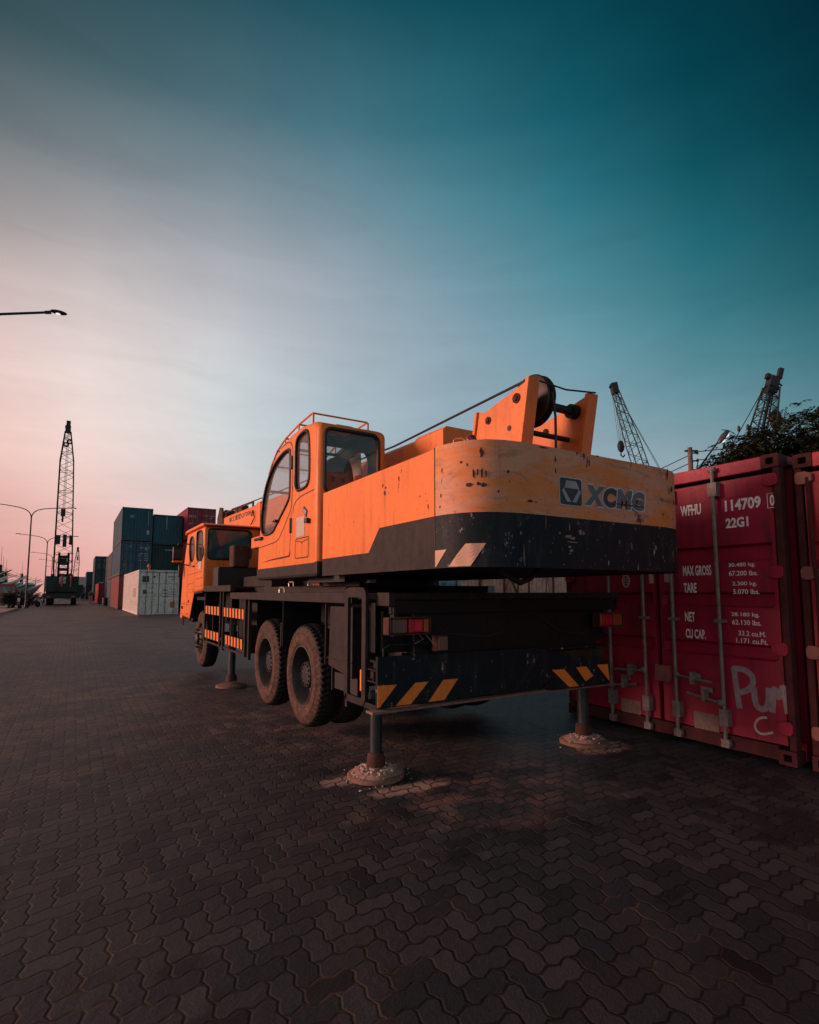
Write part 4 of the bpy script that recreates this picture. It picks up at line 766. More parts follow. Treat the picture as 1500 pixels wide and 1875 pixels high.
# -- boom
SLP = .0225; BZ = lambda y: 3.04 + SLP * (y - 4.26)
def boom_sec(mb, x0, x1, y0, y1, dt, db):
    r = .04
    sec = lambda y: [(x0, y, BZ(y) - db + r), (x0 + r, y, BZ(y) - db), (x1 - r, y, BZ(y) - db), (x1, y, BZ(y) - db + r), (x1, y, BZ(y) - dt - r), (x1 - r, y, BZ(y) - dt), (x0 + r, y, BZ(y) - dt), (x0, y, BZ(y) - dt - r)]
    vs = sec(y0) + sec(y1); mb.add(vs, [tuple(range(8)), tuple(range(8, 16))[::-1]] + [(i, (i + 1) % 8, 8 + (i + 1) % 8, 8 + i) for i in range(8)])
m = MB(); boom_sec(m, 2.97, 3.57, 4.27, 13.45, .02, .54); boom_sec(m, 2.955, 3.585, 4.25, 4.76, 0, .56); boom_sec(m, 2.955, 3.585, 10.35, 10.62, -.01, .56); m.box(2.958, 2.962, 4.50, 4.512, 2.5, 3.04)
bo = m.build('boom', ORANGE, CR, bevel=.006)
m = MB(); boom_sec(m, 3.02, 3.52, 13.45, 13.8, .06, .48); m.prism([(13.35, 2.75), (13.9, 2.7), (13.98, 3.25), (13.75, 3.50), (13.5, 3.46), (13.4, 3.2)], 'x', 2.94, 2.98); m.prism([(13.35, 2.75), (13.9, 2.7), (13.98, 3.25), (13.75, 3.50), (13.5, 3.46), (13.4, 3.2)], 'x', 3.56, 3.60)
m.lathe([(0, .001), (0, .15), (.4, .15), (.4, .001)], (3.06, 13.75, 3.3), 'x', 24); m.build('boom_head', RUST, bo, bevel=.006)
m = MB(); m.tube([(3.0, 11.0, BZ(11) + .06), (3.0, 13.3, BZ(13.3) + .08)], .018, 8); m.box(3.0, 3.15, 11.9, 12.5, BZ(12) - .02, BZ(12) + .10)
for y in (11.0, 12.2, 13.3): m.bar((3.0, y, BZ(y) - .03), (3.0, y, BZ(y) + .08), .03, .03)
m.tube([(2.95, 10.9, 2.95), (2.93, 10.75, 3.05), (2.94, 10.65, 2.9), (2.94, 10.9, 2.78)], .012, 6); m.build('boom_pipes', RUST, bo)
def bt(txt, y0, w, h, bold): return MB().text(txt, lambda a, b: (2.9675, y0 - a, BZ(y0 - a) - .21 + b), w, h, bold)
bt('\u5f90\u5de5\u91cd\u578bQY20B', 12.85, 1.85, .125, .02).build('lettering', plain('boom lettering', (.035, .02, .03), .6), bo)
# -- A-frame plates, drum, pins, rope
pp = [(4.55, 2.20), (4.40, 2.62), (3.66, 2.77), (3.60, 2.965), (3.53, 2.94), (2.995, 3.055), (3.14, 2.33), (3.2, 2.20)]
for x, nm in ((2.875, 0), (3.53, 1)):
    m = MB().prism(pp, 'x', x, x + .03); m.prism([(2.96, 3.06), (3.0, 3.06), (3.15, 2.3), (3.11, 2.3)], 'x', x - .03, x + .085)
    if nm == 0: m.prism([(3.60, 2.965), (3.63, 2.97), (3.69, 2.7), (3.66, 2.7)], 'x', x - .02, x + .06)
    fp = m.build('frame_plate', ORANGE2, CR, bevel=.004)
    for y, z, r in ((3.13, 2.945, .04), (3.474, 2.86, .032)):
        MB().lathe([(0, .001), (0, r * .55), (.012, r * .6), (.012, r), (.02, r)], (x - .022, y, z), 'x', 20).build('pin_boss', RUST, fp, smooth=True)
m = MB().tube([(2.87, 3.13, 2.945), (3.56, 3.13, 2.945)], .034, 16).tube([(2.87, 3.22, 2.73), (3.56, 3.22, 2.73)], .022, 12).tube([(3.46, 3.13, 2.945), (3.53, 3.13, 2.945)], .06, 16)
m.build('cross_pin', DARK, CR, smooth=True)
m = MB(); m.lathe([(0, .001), (0, .16), (.015, .205), (.03, .212), (.04, .19), (.08, .185), (.09, .212), (.105, .205), (.12, .16), (.12, .001)], (3.06, 3.20, 2.985), 'x', 64); m.tube([(2.9, 3.2, 2.985), (3.25, 3.2, 2.985)], .045, 16)
m.build('rope_sheave', paint('grimy sheave steel', (.035, .022, .018), .45, .3, (.01, .01, .01), .5, rust=.2, scale=4, metal=.2), CR, smooth=True)
m = MB(); m.tube([(3.12, 3.22, 3.19), (3.13, 5.5, 3.145), (3.15, 10.5, 3.32), (3.2, 13.6, 3.46)], .012, 8); m.tube([(3.12, 2.99, 3.00), (3.14, 2.985, 2.8), (3.15, 3.0, 2.34)], .010, 8)
m.build('hoist_rope', ROPE, CR, smooth=True)
m = MB(); m.tube([(2.89, 2.98, 3.06), (3.05, 2.97, 3.045), (3.25, 2.97, 3.035), (3.45, 2.96, 3.055), (3.57, 2.95, 3.065)], .007, 6); m.build('slack_cable', ROPE, CR)
MB().box(2.45, 2.9, 3.3, 3.9, 2.30, 2.33).box(2.95, 3.5, 3.05, 3.9, 2.2, 2.5).build('winch_guard', DARK, CR)
m = MB().lathe([(0, .05), (.02, .05), (.02, .035), (.05, .035)], (2.17, 2.80, 2.335), 'z', 20); bc = m.build('beacon', STEEL, CR, smooth=True)
MB().ball((2.17, 2.80, 2.425), .038, .038, .042, 16, 10).build('beacon_lens', BEACON, bc, smooth=True)
MB().tube([(2.06, 2.84, 2.32), (2.06, 2.84, 2.42), (2.07, 2.83, 2.43), (2.10, 2.80, 2.43), (2.11, 2.79, 2.42), (2.11, 2.79, 2.32)], .007, 6).build('grab_handle', ORANGE2, CR)
# ------------------------------------------------------------ the ground, the water
at((0, 0, 0))
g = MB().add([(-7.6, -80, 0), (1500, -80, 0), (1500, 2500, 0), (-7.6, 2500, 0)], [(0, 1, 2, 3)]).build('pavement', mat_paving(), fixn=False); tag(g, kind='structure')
w = NT('harbour water'); w.bsdf((.02, .05, .06), .12, 0, w.bump(w.noise(.8, 5, .6), .5, .1)); 
g = MB().add([(-3000, -500, -1.1), (-7.7, -500, -1.1), (-7.7, 4000, -1.1), (-3000, 4000, -1.1)], [(0, 1, 2, 3)]).build('harbour_water', w.mat, fixn=False); tag(g, kind='structure')
CONC = paint('kerb concrete', (.36, .25, .21), .8, .2, (.10, .07, .06), .5, scale=1.2, streak=1)
g = MB().box(-8.1, -7.6, -80, 2500, -1.3, .14).build('quay_edge', CONC); tag(g, kind='structure')
g = MB().box(-6.4, -3.95, 30, 58, -.05, .13).box(-6.4, -4.1, 63, 150, -.05, .10).build('kerb', CONC, bevel=.03); tag(g, kind='structure')

# ------------------------------------------------------------ shipping containers
def cmat(name, col, rust=.16, **k): return paint(name, col, k.pop('rough', .5), .14, (.03, .02, .018), k.pop('ga', .45), rust=rust, scale=k.pop('scale', .9), bump=.1, **k)
RED = cmat('magenta red container paint', (.34, .009, .044), .2, scale=1.6, dent=.8, ga=.6)
RED2 = cmat('red container paint', (.40, .014, .030), .06, scale=1.6, dent=.5)
RUSTRED = paint('rusted red steel', (.075, .014, .016), .75, .35, (.02, .010, .010), .7, rust=.4, scale=3, streak=.4, bump=.4)
HINGE = paint('faded hinge plate', (.30, .12, .10), .6, .2, (.08, .03, .03), .5, rust=.2, scale=4)
RODM = paint('galvanised lock rod', (.22, .20, .19), .5, .25, (.09, .05, .04), .6, rust=.25, scale=5, streak=.5, metal=.3)
GRAF = paint('grey spray paint', (.34, .28, .31), .8, .2, (.16, .03, .06), .8, scale=9)
GRAFW = paint('white chalk paint', (.50, .46, .45), .8, .15, (.3, .1, .12), .5, scale=6)

def corr(mb, p0, p1, z0, z1, nrm, pitch=.278, d=.036):
    """corrugated wall from p0 to p1 (xy), dipping inwards against nrm"""
    p0, p1, nrm = Vector(p0), Vector(p1), Vector(nrm); L = (p1 - p0).length; n = max(1, round(L / pitch)); vs = []
    for k in range(n):
        for a, q in ((0, 0), (.25, 0), (.36, 1), (.64, 1), (.75, 0)) + (((1, 0),) if k == n - 1 else ()):
            p = p0 + (p1 - p0) * ((k + a) / n) - nrm * d * q
            vs += [(p.x, p.y, z0), (p.x, p.y, z1)]
    m = len(vs) // 2
    mb.add(vs, [(2 * i, 2 * i + 2, 2 * i + 3, 2 * i + 1) for i in range(m - 1)])
def leaf(mb, u0, u1, v0, v1, y, troughs, d=.038, t0=.03, th=.04):
    us = [u0, u0 + t0, u0 + t0 + .03, u1 - t0 - .03, u1 - t0, u1]; rows = [(v0, 0)]
    for a, b in sorted(troughs): rows += [(a, 0), (a + .025, 1), (b - .03, 1), (b, 0)]
    rows.append((v1, 0)); vs = []
    for v, q in rows:
        for i, u in enumerate(us): vs.append((u, y + (d * q if i in (2, 3) else 0), v))
    n = 6; mb.add(vs, [(r * n + i, r * n + i + 1, (r + 1) * n + i + 1, (r + 1) * n + i) for r in range(len(rows) - 1) for i in range(n - 1)])
    mb.box(u0, u1, y + .045, y + .06, v0, v1)
    for a, b, c, e in ((u0, u0 + .004, v0, v1), (u1 - .004, u1, v0, v1), (u0, u1, v1 - .004, v1), (u0, u1, v0, v0 + .004)): mb.box(a, b, y + .001, y + .05, c, e)
def casting(mb, u0, u1, v0, v1, y0=-.006, dep=.16):
    o = rrect(u0, u1, v0, v1, .012, 6); cx, cz = (u0 + u1) / 2, (v0 + v1) / 2; n = len(o); inn = []
    for a, b in o:
        t = math.atan2((b - cz) / (v1 - v0), (a - cx) / (u1 - u0)); inn.append((cx + math.cos(t) * (u1 - u0) * .29, cz + math.sin(t) * (v1 - v0) * .31))
    mb.ring(o, inn, 'y', y0, y0 + .03); mb.box(u0 + .006, u1 - .006, y0 + .09, y0 + dep, v0 + .006, v1 - .006)
    mb.box(u0, u1, y0 + .03, y0 + .09, v0, v0 + .01); mb.box(u0, u1, y0 + .03, y0 + .09, v1 - .01, v1); mb.box(u0, u0 + .01, y0 + .03, y0 + .09, v0 + .01, v1 - .01); mb.box(u1 - .01, u1, y0 + .03, y0 + .09, v0 + .01, v1 - .01)

def container(label, loc, rz, mat, L=6.06, H=2.6, W=2.438, end='doors', fmat=None, group=None, big=False, rods=True, roof=True, postm=None, castm=None, hingem=None):
    fmat = fmat or mat; postm = postm or fmat
    r = thing('shipping_container', label, 'shipping container', loc, rz, group); at((0, 0, 0))
    m = MB()
    corr(m, (.02, L - .05), (.02, .05), .16, H - .10, (-1, 0)); corr(m, (W - .02, .05), (W - .02, L - .05), .16, H - .10, (1, 0)); corr(m, (W - .05, L - .02), (.05, L - .02), .16, H - .1, (0, 1))
    m.add([(.03, .05, H - .03), (W - .03, .05, H - .03), (W - .03, L - .03, H - .03), (.03, L - .03, H - .03)], [(0, 1, 2, 3)])
    m.add([(.03, .05, .15), (W - .03, .05, .15), (W - .03, L - .03, .15), (.03, L - .03, .15)], [(3, 2, 1, 0)])
    if end == 'wall': corr(m, (.09, .03), (W - .09, .03), .16, H - .13, (0, -1), .24)
    m.build('wall', mat, r)
    pw = .058 if big else .09
    MB().box(0, pw, .0, .10, .12, H - .12).build('corner_post', postm, r, bevel=.012); MB().box(W - pw, W, .0, .10, .12, H - .12).build('corner_post', postm, r, bevel=.012)
    MB().box(.142, W - .142, .0, .07, H - .125, H - .005).build('header', fmat, r, bevel=.006)
    m = MB(); m.box(0, .1, L - .1, L, .12, H - .12); m.box(W - .1, W, L - .1, L, .12, H - .12); m.box(0, .06, .16, L - .16, H - .09, H - .01); m.box(W - .06, W, .16, L - .16, H - .09, H - .01)
    m.box(0, .05, .16, L - .16, .02, .17); m.box(W - .05, W, .16, L - .16, .02, .17); m.box(.14, W - .14, L - .07, L, H - .12, H - .005); m.box(.14, W - .14, L - .07, L, .02, .15)
    for u in (0, W - .142):
        for v0, v1 in ((0, .118), (H - .118, H)): m.box(u, u + .142, L - .16, L + .004, v0 + (.002 if v0 == 0 else 0), v1)
    m.build('side_frame', fmat, r, bevel=.006)
    MB().box(.142, W - .142, .0, .07, .025, .145).build('sill', postm, r, bevel=.006)
    for v0, v1 in ((0, .118), (H - .118, H)):
        for u in (0, W - .142): m = MB(); casting(m, u, u + .142, v0, v1); m.build('corner_casting', castm or postm, r)
    MB().box(.15, W - .15, .10, .12, .15, H - .13).build('door_gasket', DARK, r) if end == 'doors' else None
    if end == 'doors':
        tr = [(1.70, 1.86), (1.29, 1.43), (.835, .97)] if big else [(H * .64, H * .70), (H * .35, H * .41)]
        for s, (a, b) in enumerate(((pw + .012, W / 2 - .021), (W / 2 + .026, W - pw - .012))):
            m = MB(); leaf(m, a, b, .155, H - .165, .016, tr, d=.06)
            if big: m.box(a + .02, b - .02, .013, .0155, 2.292, 2.300)
            d = m.build('door', mat, r)
            xs = ((.655, 1.085) if s == 0 else (1.417, 1.877)) if big else (a + .36, a + .72 + .15 * s)
            for x in xs:
                m = MB(); m.tube([(x, -.035, .06), (x, -.035, H - .035)], .0175 if big else .02, 10)
                if not big: m.build('lock_rod', RODM, d, smooth=True); continue
                for v, hh, ww in ((.30, .15, .075), (2.385, .13, .085), (1.165, .03, .085)): m.box(x - ww / 2, x + ww / 2, -.054, .014, v - hh / 2, v + hh / 2)
                m.tube([(x - .03, -.03, .075), (x + .045, -.03, .075)], .022, 8); m.tube([(x - .03, -.03, H - .05), (x + .03, -.03, H - .05)], .024, 8); m.box(x - .035, x + .035, -.05, .0, .04, .11); m.build('lock_rod', RODM, d, smooth=True)
            if big:
                m = MB(); xa = xs[0] if s else xs[1]; q = 1 if s else -1
                m.tube([(xa, -.05, .625), (xa + q * .12, -.06, .62), (xa + q * .37, -.062, .60)], .013, 8); m.ball((xa + q * .02, -.045, .628), .03, .02, .03)
                m.box(xa + q * .18 - .015, xa + q * .18 + .015, -.075, .0, .56, .67); m.box(xa + q * .13, xa + q * .24, -.02, .0, .585, .66); m.build('lock_handle', RODM, d, smooth=True); m = MB()
                xb = xs[1] if s else xs[0]
                m.tube([(xb, -.05, .425), (xb - q * .10, -.06, .44), (xb - q * .33, -.062, .475)], .013, 8); m.ball((xb - q * .02, -.05, .428), .035, .025, .035)
                m.box(xb - q * .17 - .015, xb - q * .17 + .015, -.075, .0, .42, .52); m.box(xb - q * .22, xb - q * .11, -.02, .0, .50, .545); m.build('lock_handle', RODM, d, smooth=True)
                for v in (2.40, 1.60, .95, .30):
                    m = MB(); z = b if s else a; e = W if s else 0; q = 1 if s else -1
                    m.prism([(z - q * .07, v - .03), (z - q * .02, v - .055), (e - q * .03, v - .055), (e - q * .012, v - .03), (e - q * .012, v + .03), (e - q * .03, v + .055), (z - q * .02, v + .055), (z - q * .07, v + .03)], 'y', -.022, .012); m.build('hinge', hingem or mat, d, bevel=.006)
    return r
def put(r, fn, name, mat): 
    at((0, 0, 0)); m = MB(); fn(m); return m.build(name, mat, r)
# the red one by the crane, doors towards the yard
hero = container('magenta red container with white weight figures and PUM C graffiti, closest behind the crane', (5.12, 4.77, .015), R(-90), RED, 6.06, 2.625, end='doors', big=True, postm=RUSTRED, castm=RUSTRED, group='red containers along the yard')
LF = lambda a, b: (a, .0142, b - .015)
def T(m, s, ya, yb, z, h, bold=.03): MB().text(s, lambda a, b: LF(4.77 - ya + a, z + b), ya - yb, h, bold).build('lettering', WHITE, hero)
def hero_text(m):
    T(m, 'WFHU', 3.256, 3.043, 2.190, .107, .035); T(m, '114709', 2.815, 2.50, 2.184, .107, .035); T(m, '0', 2.427, 2.389, 2.186, .10, .035)
    T(m, '22G1', 2.815, 2.614, 2.03, .092, .035)
    b = [(4.77 - 2.446, 2.172), (4.77 - 2.372, 2.172), (4.77 - 2.372, 2.298), (4.77 - 2.446, 2.298)]
    m.ribbon([LF(*p) for p in b + [b[0]]], .006, (0, -1, 0), 0)
    for s, z, y1, h in (('MAX GROSS', 1.602, 2.973, .098), ('TARE', 1.438, 3.126, .095), ('NET', 1.160, 3.157, .092), ('CU CAP.', 1.000, 3.058, .090)): T(m, s, 3.258, y1, z, h, .03)
    for s, a, b, z in (('30.480 kg.', 2.812, 2.576, 1.664), ('67.200 lbs.', 2.812, 2.560, 1.592), ('2.300 kg.', 2.785, 2.573, 1.494), ('5.070 lbs.', 2.782, 2.555, 1.426), ('28.180 kg.', 2.810, 2.567, 1.218), ('62.130 lbs.', 2.806, 2.557, 1.152), ('33.2 cu.M.', 2.755, 2.522, 1.056), ('1.171 cu.Ft.', 2.778, 2.512, .990)):
        T(m, s, a, b, z, .044, .012)
    for dy in (1.28, ):
        for s, a, b, z in (('30.480 kg.', 2.812, 2.576, 1.664),): pass
put(hero, hero_text, 'number_box', WHITE)
def graf(m):
    for pts in ([(1.956, .766), (1.97, .60), (1.99, .41)], [(1.945, .755), (2.03, .765), (2.09, .735), (2.122, .69), (2.112, .63), (2.07, .58), (2.0, .55)], [(2.12, .615), (2.122, .52), (2.135, .457), (2.165, .437), (2.20, .44), (2.231, .474), (2.24, .55), (2.244, .625)], [(2.259, .423), (2.272, .54), (2.286, .643), (2.302, .59), (2.316, .545), (2.34, .61), (2.362, .665), (2.372, .56), (2.384, .431)]):
        m.ribbon([LF(min(a, 2.333), b) if False else (a, .0135, b - .015) for a, b in smooth_line(pts, 2)], .050, (0, -1, 0), 0)
put(hero, graf, 'graffiti', GRAF)
put(hero, lambda m: m.ribbon([(a, .013, b - .015) for a, b in smooth_line([(2.215, .372), (2.17, .367), (2.125, .33), (2.108, .28), (2.125, .24), (2.17, .222), (2.258, .258)], 2)], .019, (0, -1, 0), 0), 'graffiti', GRAFW)
put(hero, lambda m: (m.box(1.19, 1.35, -.03, .012, .545, .70), m.box(1.235, 1.30, -.045, -.03, .545, .70)), 'lock_box', HINGE)
for q_ in ((1.56, 1.80, .135, .30), (.74, .98, .15, .29)): put(hero, lambda m: (m.box(q_[0], q_[1], .008, .0145, q_[2], q_[3]), m.box(q_[0], q_[1], .003, .008, .20, .212)), 'number_plate', paint('scuffed plate', (.26, .17, .15), .6, .2, (.08, .05, .05), .6, rust=.25, scale=6))
put(hero, lambda m: (m.ring([(.85 + math.cos(t * .314) * .048, 1.55 + math.sin(t * .314) * .075) for t in range(20)], [(.85 + math.cos(t * .314) * .034, 1.55 + math.sin(t * .314) * .055) for t in range(20)], 'y', .012, .0135),
    [m.ribbon([(.85 + a, .013, 1.55 + b), (.85 + c, .013, 1.55 + e)], .008, (0, -1, 0)) for a, b, c, e in ((-.018, -.03, -.018, .03), (-.018, .03, .016, .03), (.016, .03, .016, .005), (-.018, .002, .02, .0), (.02, .0, .02, -.03), (-.018, -.03, .02, -.03))],
    m.box(1.135, 1.185, .0125, .0138, 1.52, 1.64), m.box(1.31, 1.375, .0125, .0138, 1.53, 1.645), m.box(1.66, 1.67, .0125, .0138, 1.3, 1.3)), 'sticker', PAPER)
sec = container('bright red container at the right edge, set next to the WFHU lettered one', (5.215, 2.265, .0), R(-90), RED2, 6.06, 2.61, end='doors', big=True, postm=RUSTRED, castm=RUSTRED, hingem=HINGE, group='red containers along the yard')
put(sec, lambda m: (m.tube([(.105, -.01, 2.4), (.115, -.02, 1.75), (.13, -.02, 1.5), (.125, -.015, .9), (.13, -.01, .2)], .018, 8)), 'bent_bar', RUSTRED)
put(sec, lambda m: (m.box(.245, .60, .0125, .0138, 1.86, 2.23)), 'sticker', WHITE)
put(sec, lambda m: m.text('1', lambda a, b: (a, .0115, b), .03, .26, .06, x0=.262, y0=1.92), 'lettering', DARK)
put(sec, lambda m: m.ribbon([(.245, .012, 1.42), (.26, .012, 1.46), (.30, .012, 1.45), (.27, .012, 1.36), (.25, .012, 1.30), (.33, .012, 1.28)], .03, (0, -1, 0)), 'graffiti', GRAF)

# the stacks at the far left of the truck
WHITEC = cmat('dirty white container paint', (.70, .63, .59), .42, scale=1.6, ga=.6); TEALC = cmat('teal container paint', (.006, .075, .108), .1); BLUEC = cmat('blue container paint', (.008, .065, .112), .1); DKGREEN = cmat('dark green container paint', (.004, .028, .034), .05)
BROWNC = cmat('brown red container paint', (.26, .055, .042), .12); GREYB = cmat('grey blue container paint', (.06, .10, .12), .15); DKGREY = cmat('slate container paint', (.07, .055, .062), .12); REDC = cmat('wine red container paint', (.26, .018, .040), .08); NAVY = cmat('navy container paint', (.006, .03, .045), .05)
ORSTK = plain('orange sticker', (.55, .12, .03), .6); FIG = plain('pale stencil paint', (.42, .46, .46), .6)
def marks(m, spec, y=.012):
    for u, v, w, h, n in spec:                                     # rows of stencilled figures too small to read
        for k in range(n): m.box(u + w * k / n, u + w * (k + .62) / n, y, y + .002, v, v + h)
GS = 'containers stacked beyond the crane'
white = container('white container with pink lit side standing alone before the blue stack', (3.52, 39.2, 0), 0, WHITEC, 12.19, 2.9, end='doors', group=GS, fmat=WHITEC)
put(white, lambda m: (marks(m, [(1.75, 2.42, .45, .09, 8), (1.95, 2.25, .2, .08, 2), (1.45, 1.55, .35, .07, 4), (1.45, 1.35, .35, .07, 4), (1.45, 1.15, .35, .07, 4), (1.95, 1.62, .3, .05, 3), (1.95, 1.45, .3, .05, 3), (1.95, 1.28, .3, .05, 3)]), m.box(.30, .52, .01, .0125, 1.35, 1.62), m.box(.22, .62, .012, .0145, 2.1, 2.5), m.lathe([(0, .001), (0, .07)], (.93, .012, 2.45), 'y', 16)), 'stencil', DKGREY)
put(white, lambda m: m.box(1.93, 2.22, .010, .0125, .45, .85), 'sticker', ORSTK)
put(white, lambda m: marks(m, [(.75, 1.75, .2, .05, 2), (.78, 1.4, .12, .06, 2), (.75, .8, .2, .06, 3), (.8, .6, .15, .05, 2), (1.5, .8, .2, .06, 2)]), 'stencil', REDL)
put(white, lambda m: [m.box(.016, .019, 1.6 + k * .5, 2.0 + k * .5, 1.15, 1.75) for k in range(4)] and m.box(.016, .019, 6.3, 6.4, .9, 2.1) and [m.box(.016, .019, 1.2 + k * 1.1, 1.3 + k * 1.1, .6, .85) for k in range(4)], 'side_stencil', plain('pink grey stencil', (.36, .25, .23), .7))
put(white, lambda m: (m.tube([(.62, .3, 2.9), (.62, .3, 3.3)], .05, 8), m.ball((.62, .3, 3.15), .12, .12, .14)), 'lamp', ORSTK)
a0 = container('brown red container at the foot of the blue stack', (3.3, 53.6, 0), 0, BROWNC, 12.19, 2.93, end='wall', group=GS, fmat=DKGREY)
a1 = container('blue container with four pale lock rods, middle of its stack', (3.3, 53.5, 2.96), 0, BLUEC, 12.19, 2.93, end='doors', group=GS, fmat=DKGREY)
put(a1, lambda m: marks(m, [(1.5, 2.35, .3, .1, 4), (1.9, 2.35, .4, .1, 6), (1.9, 2.2, .25, .1, 3), (1.45, 1.85, .3, .07, 5), (1.9, 1.85, .35, .07, 5), (1.45, 1.68, .15, .07, 2), (1.9, 1.66, .3, .07, 4), (1.9, 1.45, .3, .07, 4), (1.45, 1.25, .25, .07, 4), (1.9, 1.25, .3, .07, 4), (.7, 2.45, .2, .07, 1)]), 'stencil', FIG)
put(a1, lambda m: m.box(.25, .42, .010, .0125, .75, .98), 'sticker', BROWNC)
a2 = container('teal container with ribbed end and QC letters, topmost of the tall stack', (3.3, 53.45, 5.93), 0, TEALC, 12.19, 2.93, end='wall', group=GS, fmat=TEALC)
put(a2, lambda m: m.text('QC', lambda a, b: (.62 + a, .022, 2.02 + b), .34, .24, .02), 'lettering', FIG)
put(a2, lambda m: (m.box(1.98, 2.18, .018, .022, .62, .98)), 'sticker', plain('tan sticker', (.5, .33, .22), .6))
put(a2, lambda m: [m.box(2.05, 2.09, .018, .022, 1.5 + k * .1, 1.56 + k * .1) for k in range(12)], 'stencil', FIG)
b0 = container('dark green container hidden low behind the white one', (5.82, 53.7, 0), 0, DKGREEN, 12.19, 2.75, end='wall', group=GS)
b1 = container('dark green container with a line of pale letters near its top edge', (5.82, 53.7, 2.78), 0, DKGREEN, 12.19, 2.85, end='wall', group=GS)
put(b1, lambda m: [m.box(1.05 + k * .105, 1.05 + k * .105 + .06, .018, .022, 2.42, 2.52) for k in range(11)], 'stencil', FIG)
b2 = container('teal blue container with a column of white letters, right of the QC one', (5.82, 53.6, 5.66), 0, TEALC, 12.19, 2.75, end='wall', group=GS, fmat=DKGREEN)
put(b2, lambda m: [m.box(1.06, 1.13, .018, .022, 1.45 + k * .155, 1.55 + k * .155) for k in range(8)], 'stencil', FIG)
for k in range(2): container(['wine red container low in the stack behind the driver cab', 'wine red container in the middle of the stack behind the driver cab'][k], (8.32, 51.7, k * 3.05), 0, REDC, 12.19, 2.95, end='doors', group=GS)
c2 = container('wine red container with an orange logo, topmost behind the driver cab', (8.32, 51.7, 6.12), 0, REDC, 12.19, 2.88, end='doors', group=GS)
put(c2, lambda m: (marks(m, [(1.5, 2.15, .25, .09, 3), (1.92, 2.15, .4, .09, 6), (1.92, 1.95, .25, .09, 3), (1.45, 1.6, .25, .06, 3), (1.45, 1.45, .25, .06, 3), (1.92, 1.6, .25, .06, 3), (1.92, 1.45, .25, .06, 3), (1.45, 1.3, .25, .06, 3)]), m.text('X', lambda a, b: (.60 + a, .012, 1.98 + b), .16, .2, .03)), 'stencil', FIG)
put(c2, lambda m: (m.box(.13, .56, .010, .0125, 1.98, 2.2), m.box(.13, .56, .010, .0125, 1.4, 1.5)), 'logo_patch', plain('orange red logo', (.62, .16, .10), .6))
container('grey blue weathered container on the ground, farther along the row', (3.3, 66.2, 0), 0, GREYB, 12.19, 2.9, end='wall', group=GS)
container('slate grey container on top of the grey blue one', (3.3, 66.2, 2.93), 0, DKGREY, 12.19, 2.8, end='wall', group=GS)
container('small red container with a sunlit side before the dark stack', (2.75, 82.5, 0), 0, RED2, 12.19, 2.65, end='doors', group=GS)
d2 = None
for k in range(3):
    d2 = container(['dark navy container at the bottom of the far stack', 'dark navy container in the middle of the far stack, CMP letters', 'dark navy container on top of the far stack, pale squares on its doors'][k], (3.3, 122.5, k * 2.83), 0, NAVY, 12.19, 2.8, end='doors', group=GS)
    if k == 1: put(d2, lambda m: m.text('CMP', lambda a, b: (.8 + a, .008, .3 + b), .8, .35, .04), 'lettering', FIG)
    if k == 2: put(d2, lambda m: (m.box(.5, .9, .006, .01, .5, 1.3), m.box(1.4, 1.7, .006, .01, .5, 1.3), m.box(.5, .9, .006, .01, 1.9, 2.0), m.box(1.4, 1.9, .006, .01, 1.9, 2.0)), 'stencil', GREYB)
for k in range(2):
    e = container(['teal container on the ground at the far end of the row', 'teal container with pale marks, upper one at the far end'][k], (2.2, 135.5, k * 2.95), 0, BLUEC if k else DKGREEN, 12.19, 2.9, end='wall', group=GS)
    if k: put(e, lambda m: (m.box(1.4, 1.9, .01, .02, 1.2, 1.9), m.box(1.4, 1.7, .01, .02, .5, 1.0)), 'stencil', FIG)
pale = container('pale blue container with dark stencilled rows, seen under the counterweight', (12.55, 20.2, 0), 0, cmat('pale blue container paint', (.20, .33, .38), .1), 6.06, 2.6, end='doors')
put(pale, lambda m: marks(m, [(1.4, 2.0, .3, .1, 3), (1.85, 2.0, .3, .1, 3), (1.4, 1.78, .3, .1, 3), (1.4, 1.55, .3, .1, 3), (1.85, 1.6, .35, .06, 4)]), 'stencil', DARK)

# ------------------------------------------------------------ corrugated fence with a bare tree before it
fn = thing('corrugated_fence', 'pink lit ribbed sheet fence seen through the gap under the counterweight', 'fence', (15.25, 20.0, 0), math.atan2(-2.4, 3.9)); fn.location = (14.75, 20.3, 0); at((0, 0, 0))
m = MB(); corr(m, (0, 0), (7.1, 0), .02, 2.25, (0, -1), .16, .03); m.build('sheet', paint('pale tin sheet', (.46, .32, .27), .6, .25, (.12, .07, .05), .7, rust=.2, scale=1.5, streak=.08), fn)
m = MB()
for u in (.03, 1.1, 2.2, 3.3, 4.4, 5.6): m.box(u - .04, u + .04, -.10, -.035, 0, 2.3)
m.bar((1.9, -.12, .6), (2.45, -.12, 2.2), .03, .03); m.bar((3.9, -.12, .6), (4.15, -.12, 2.2), .03, .03)
m.build('fence_post', RUST, fn); MB().box(1.35, 1.75, -.08, -.04, 1.3, 1.75).build('patch', GREYB, fn)
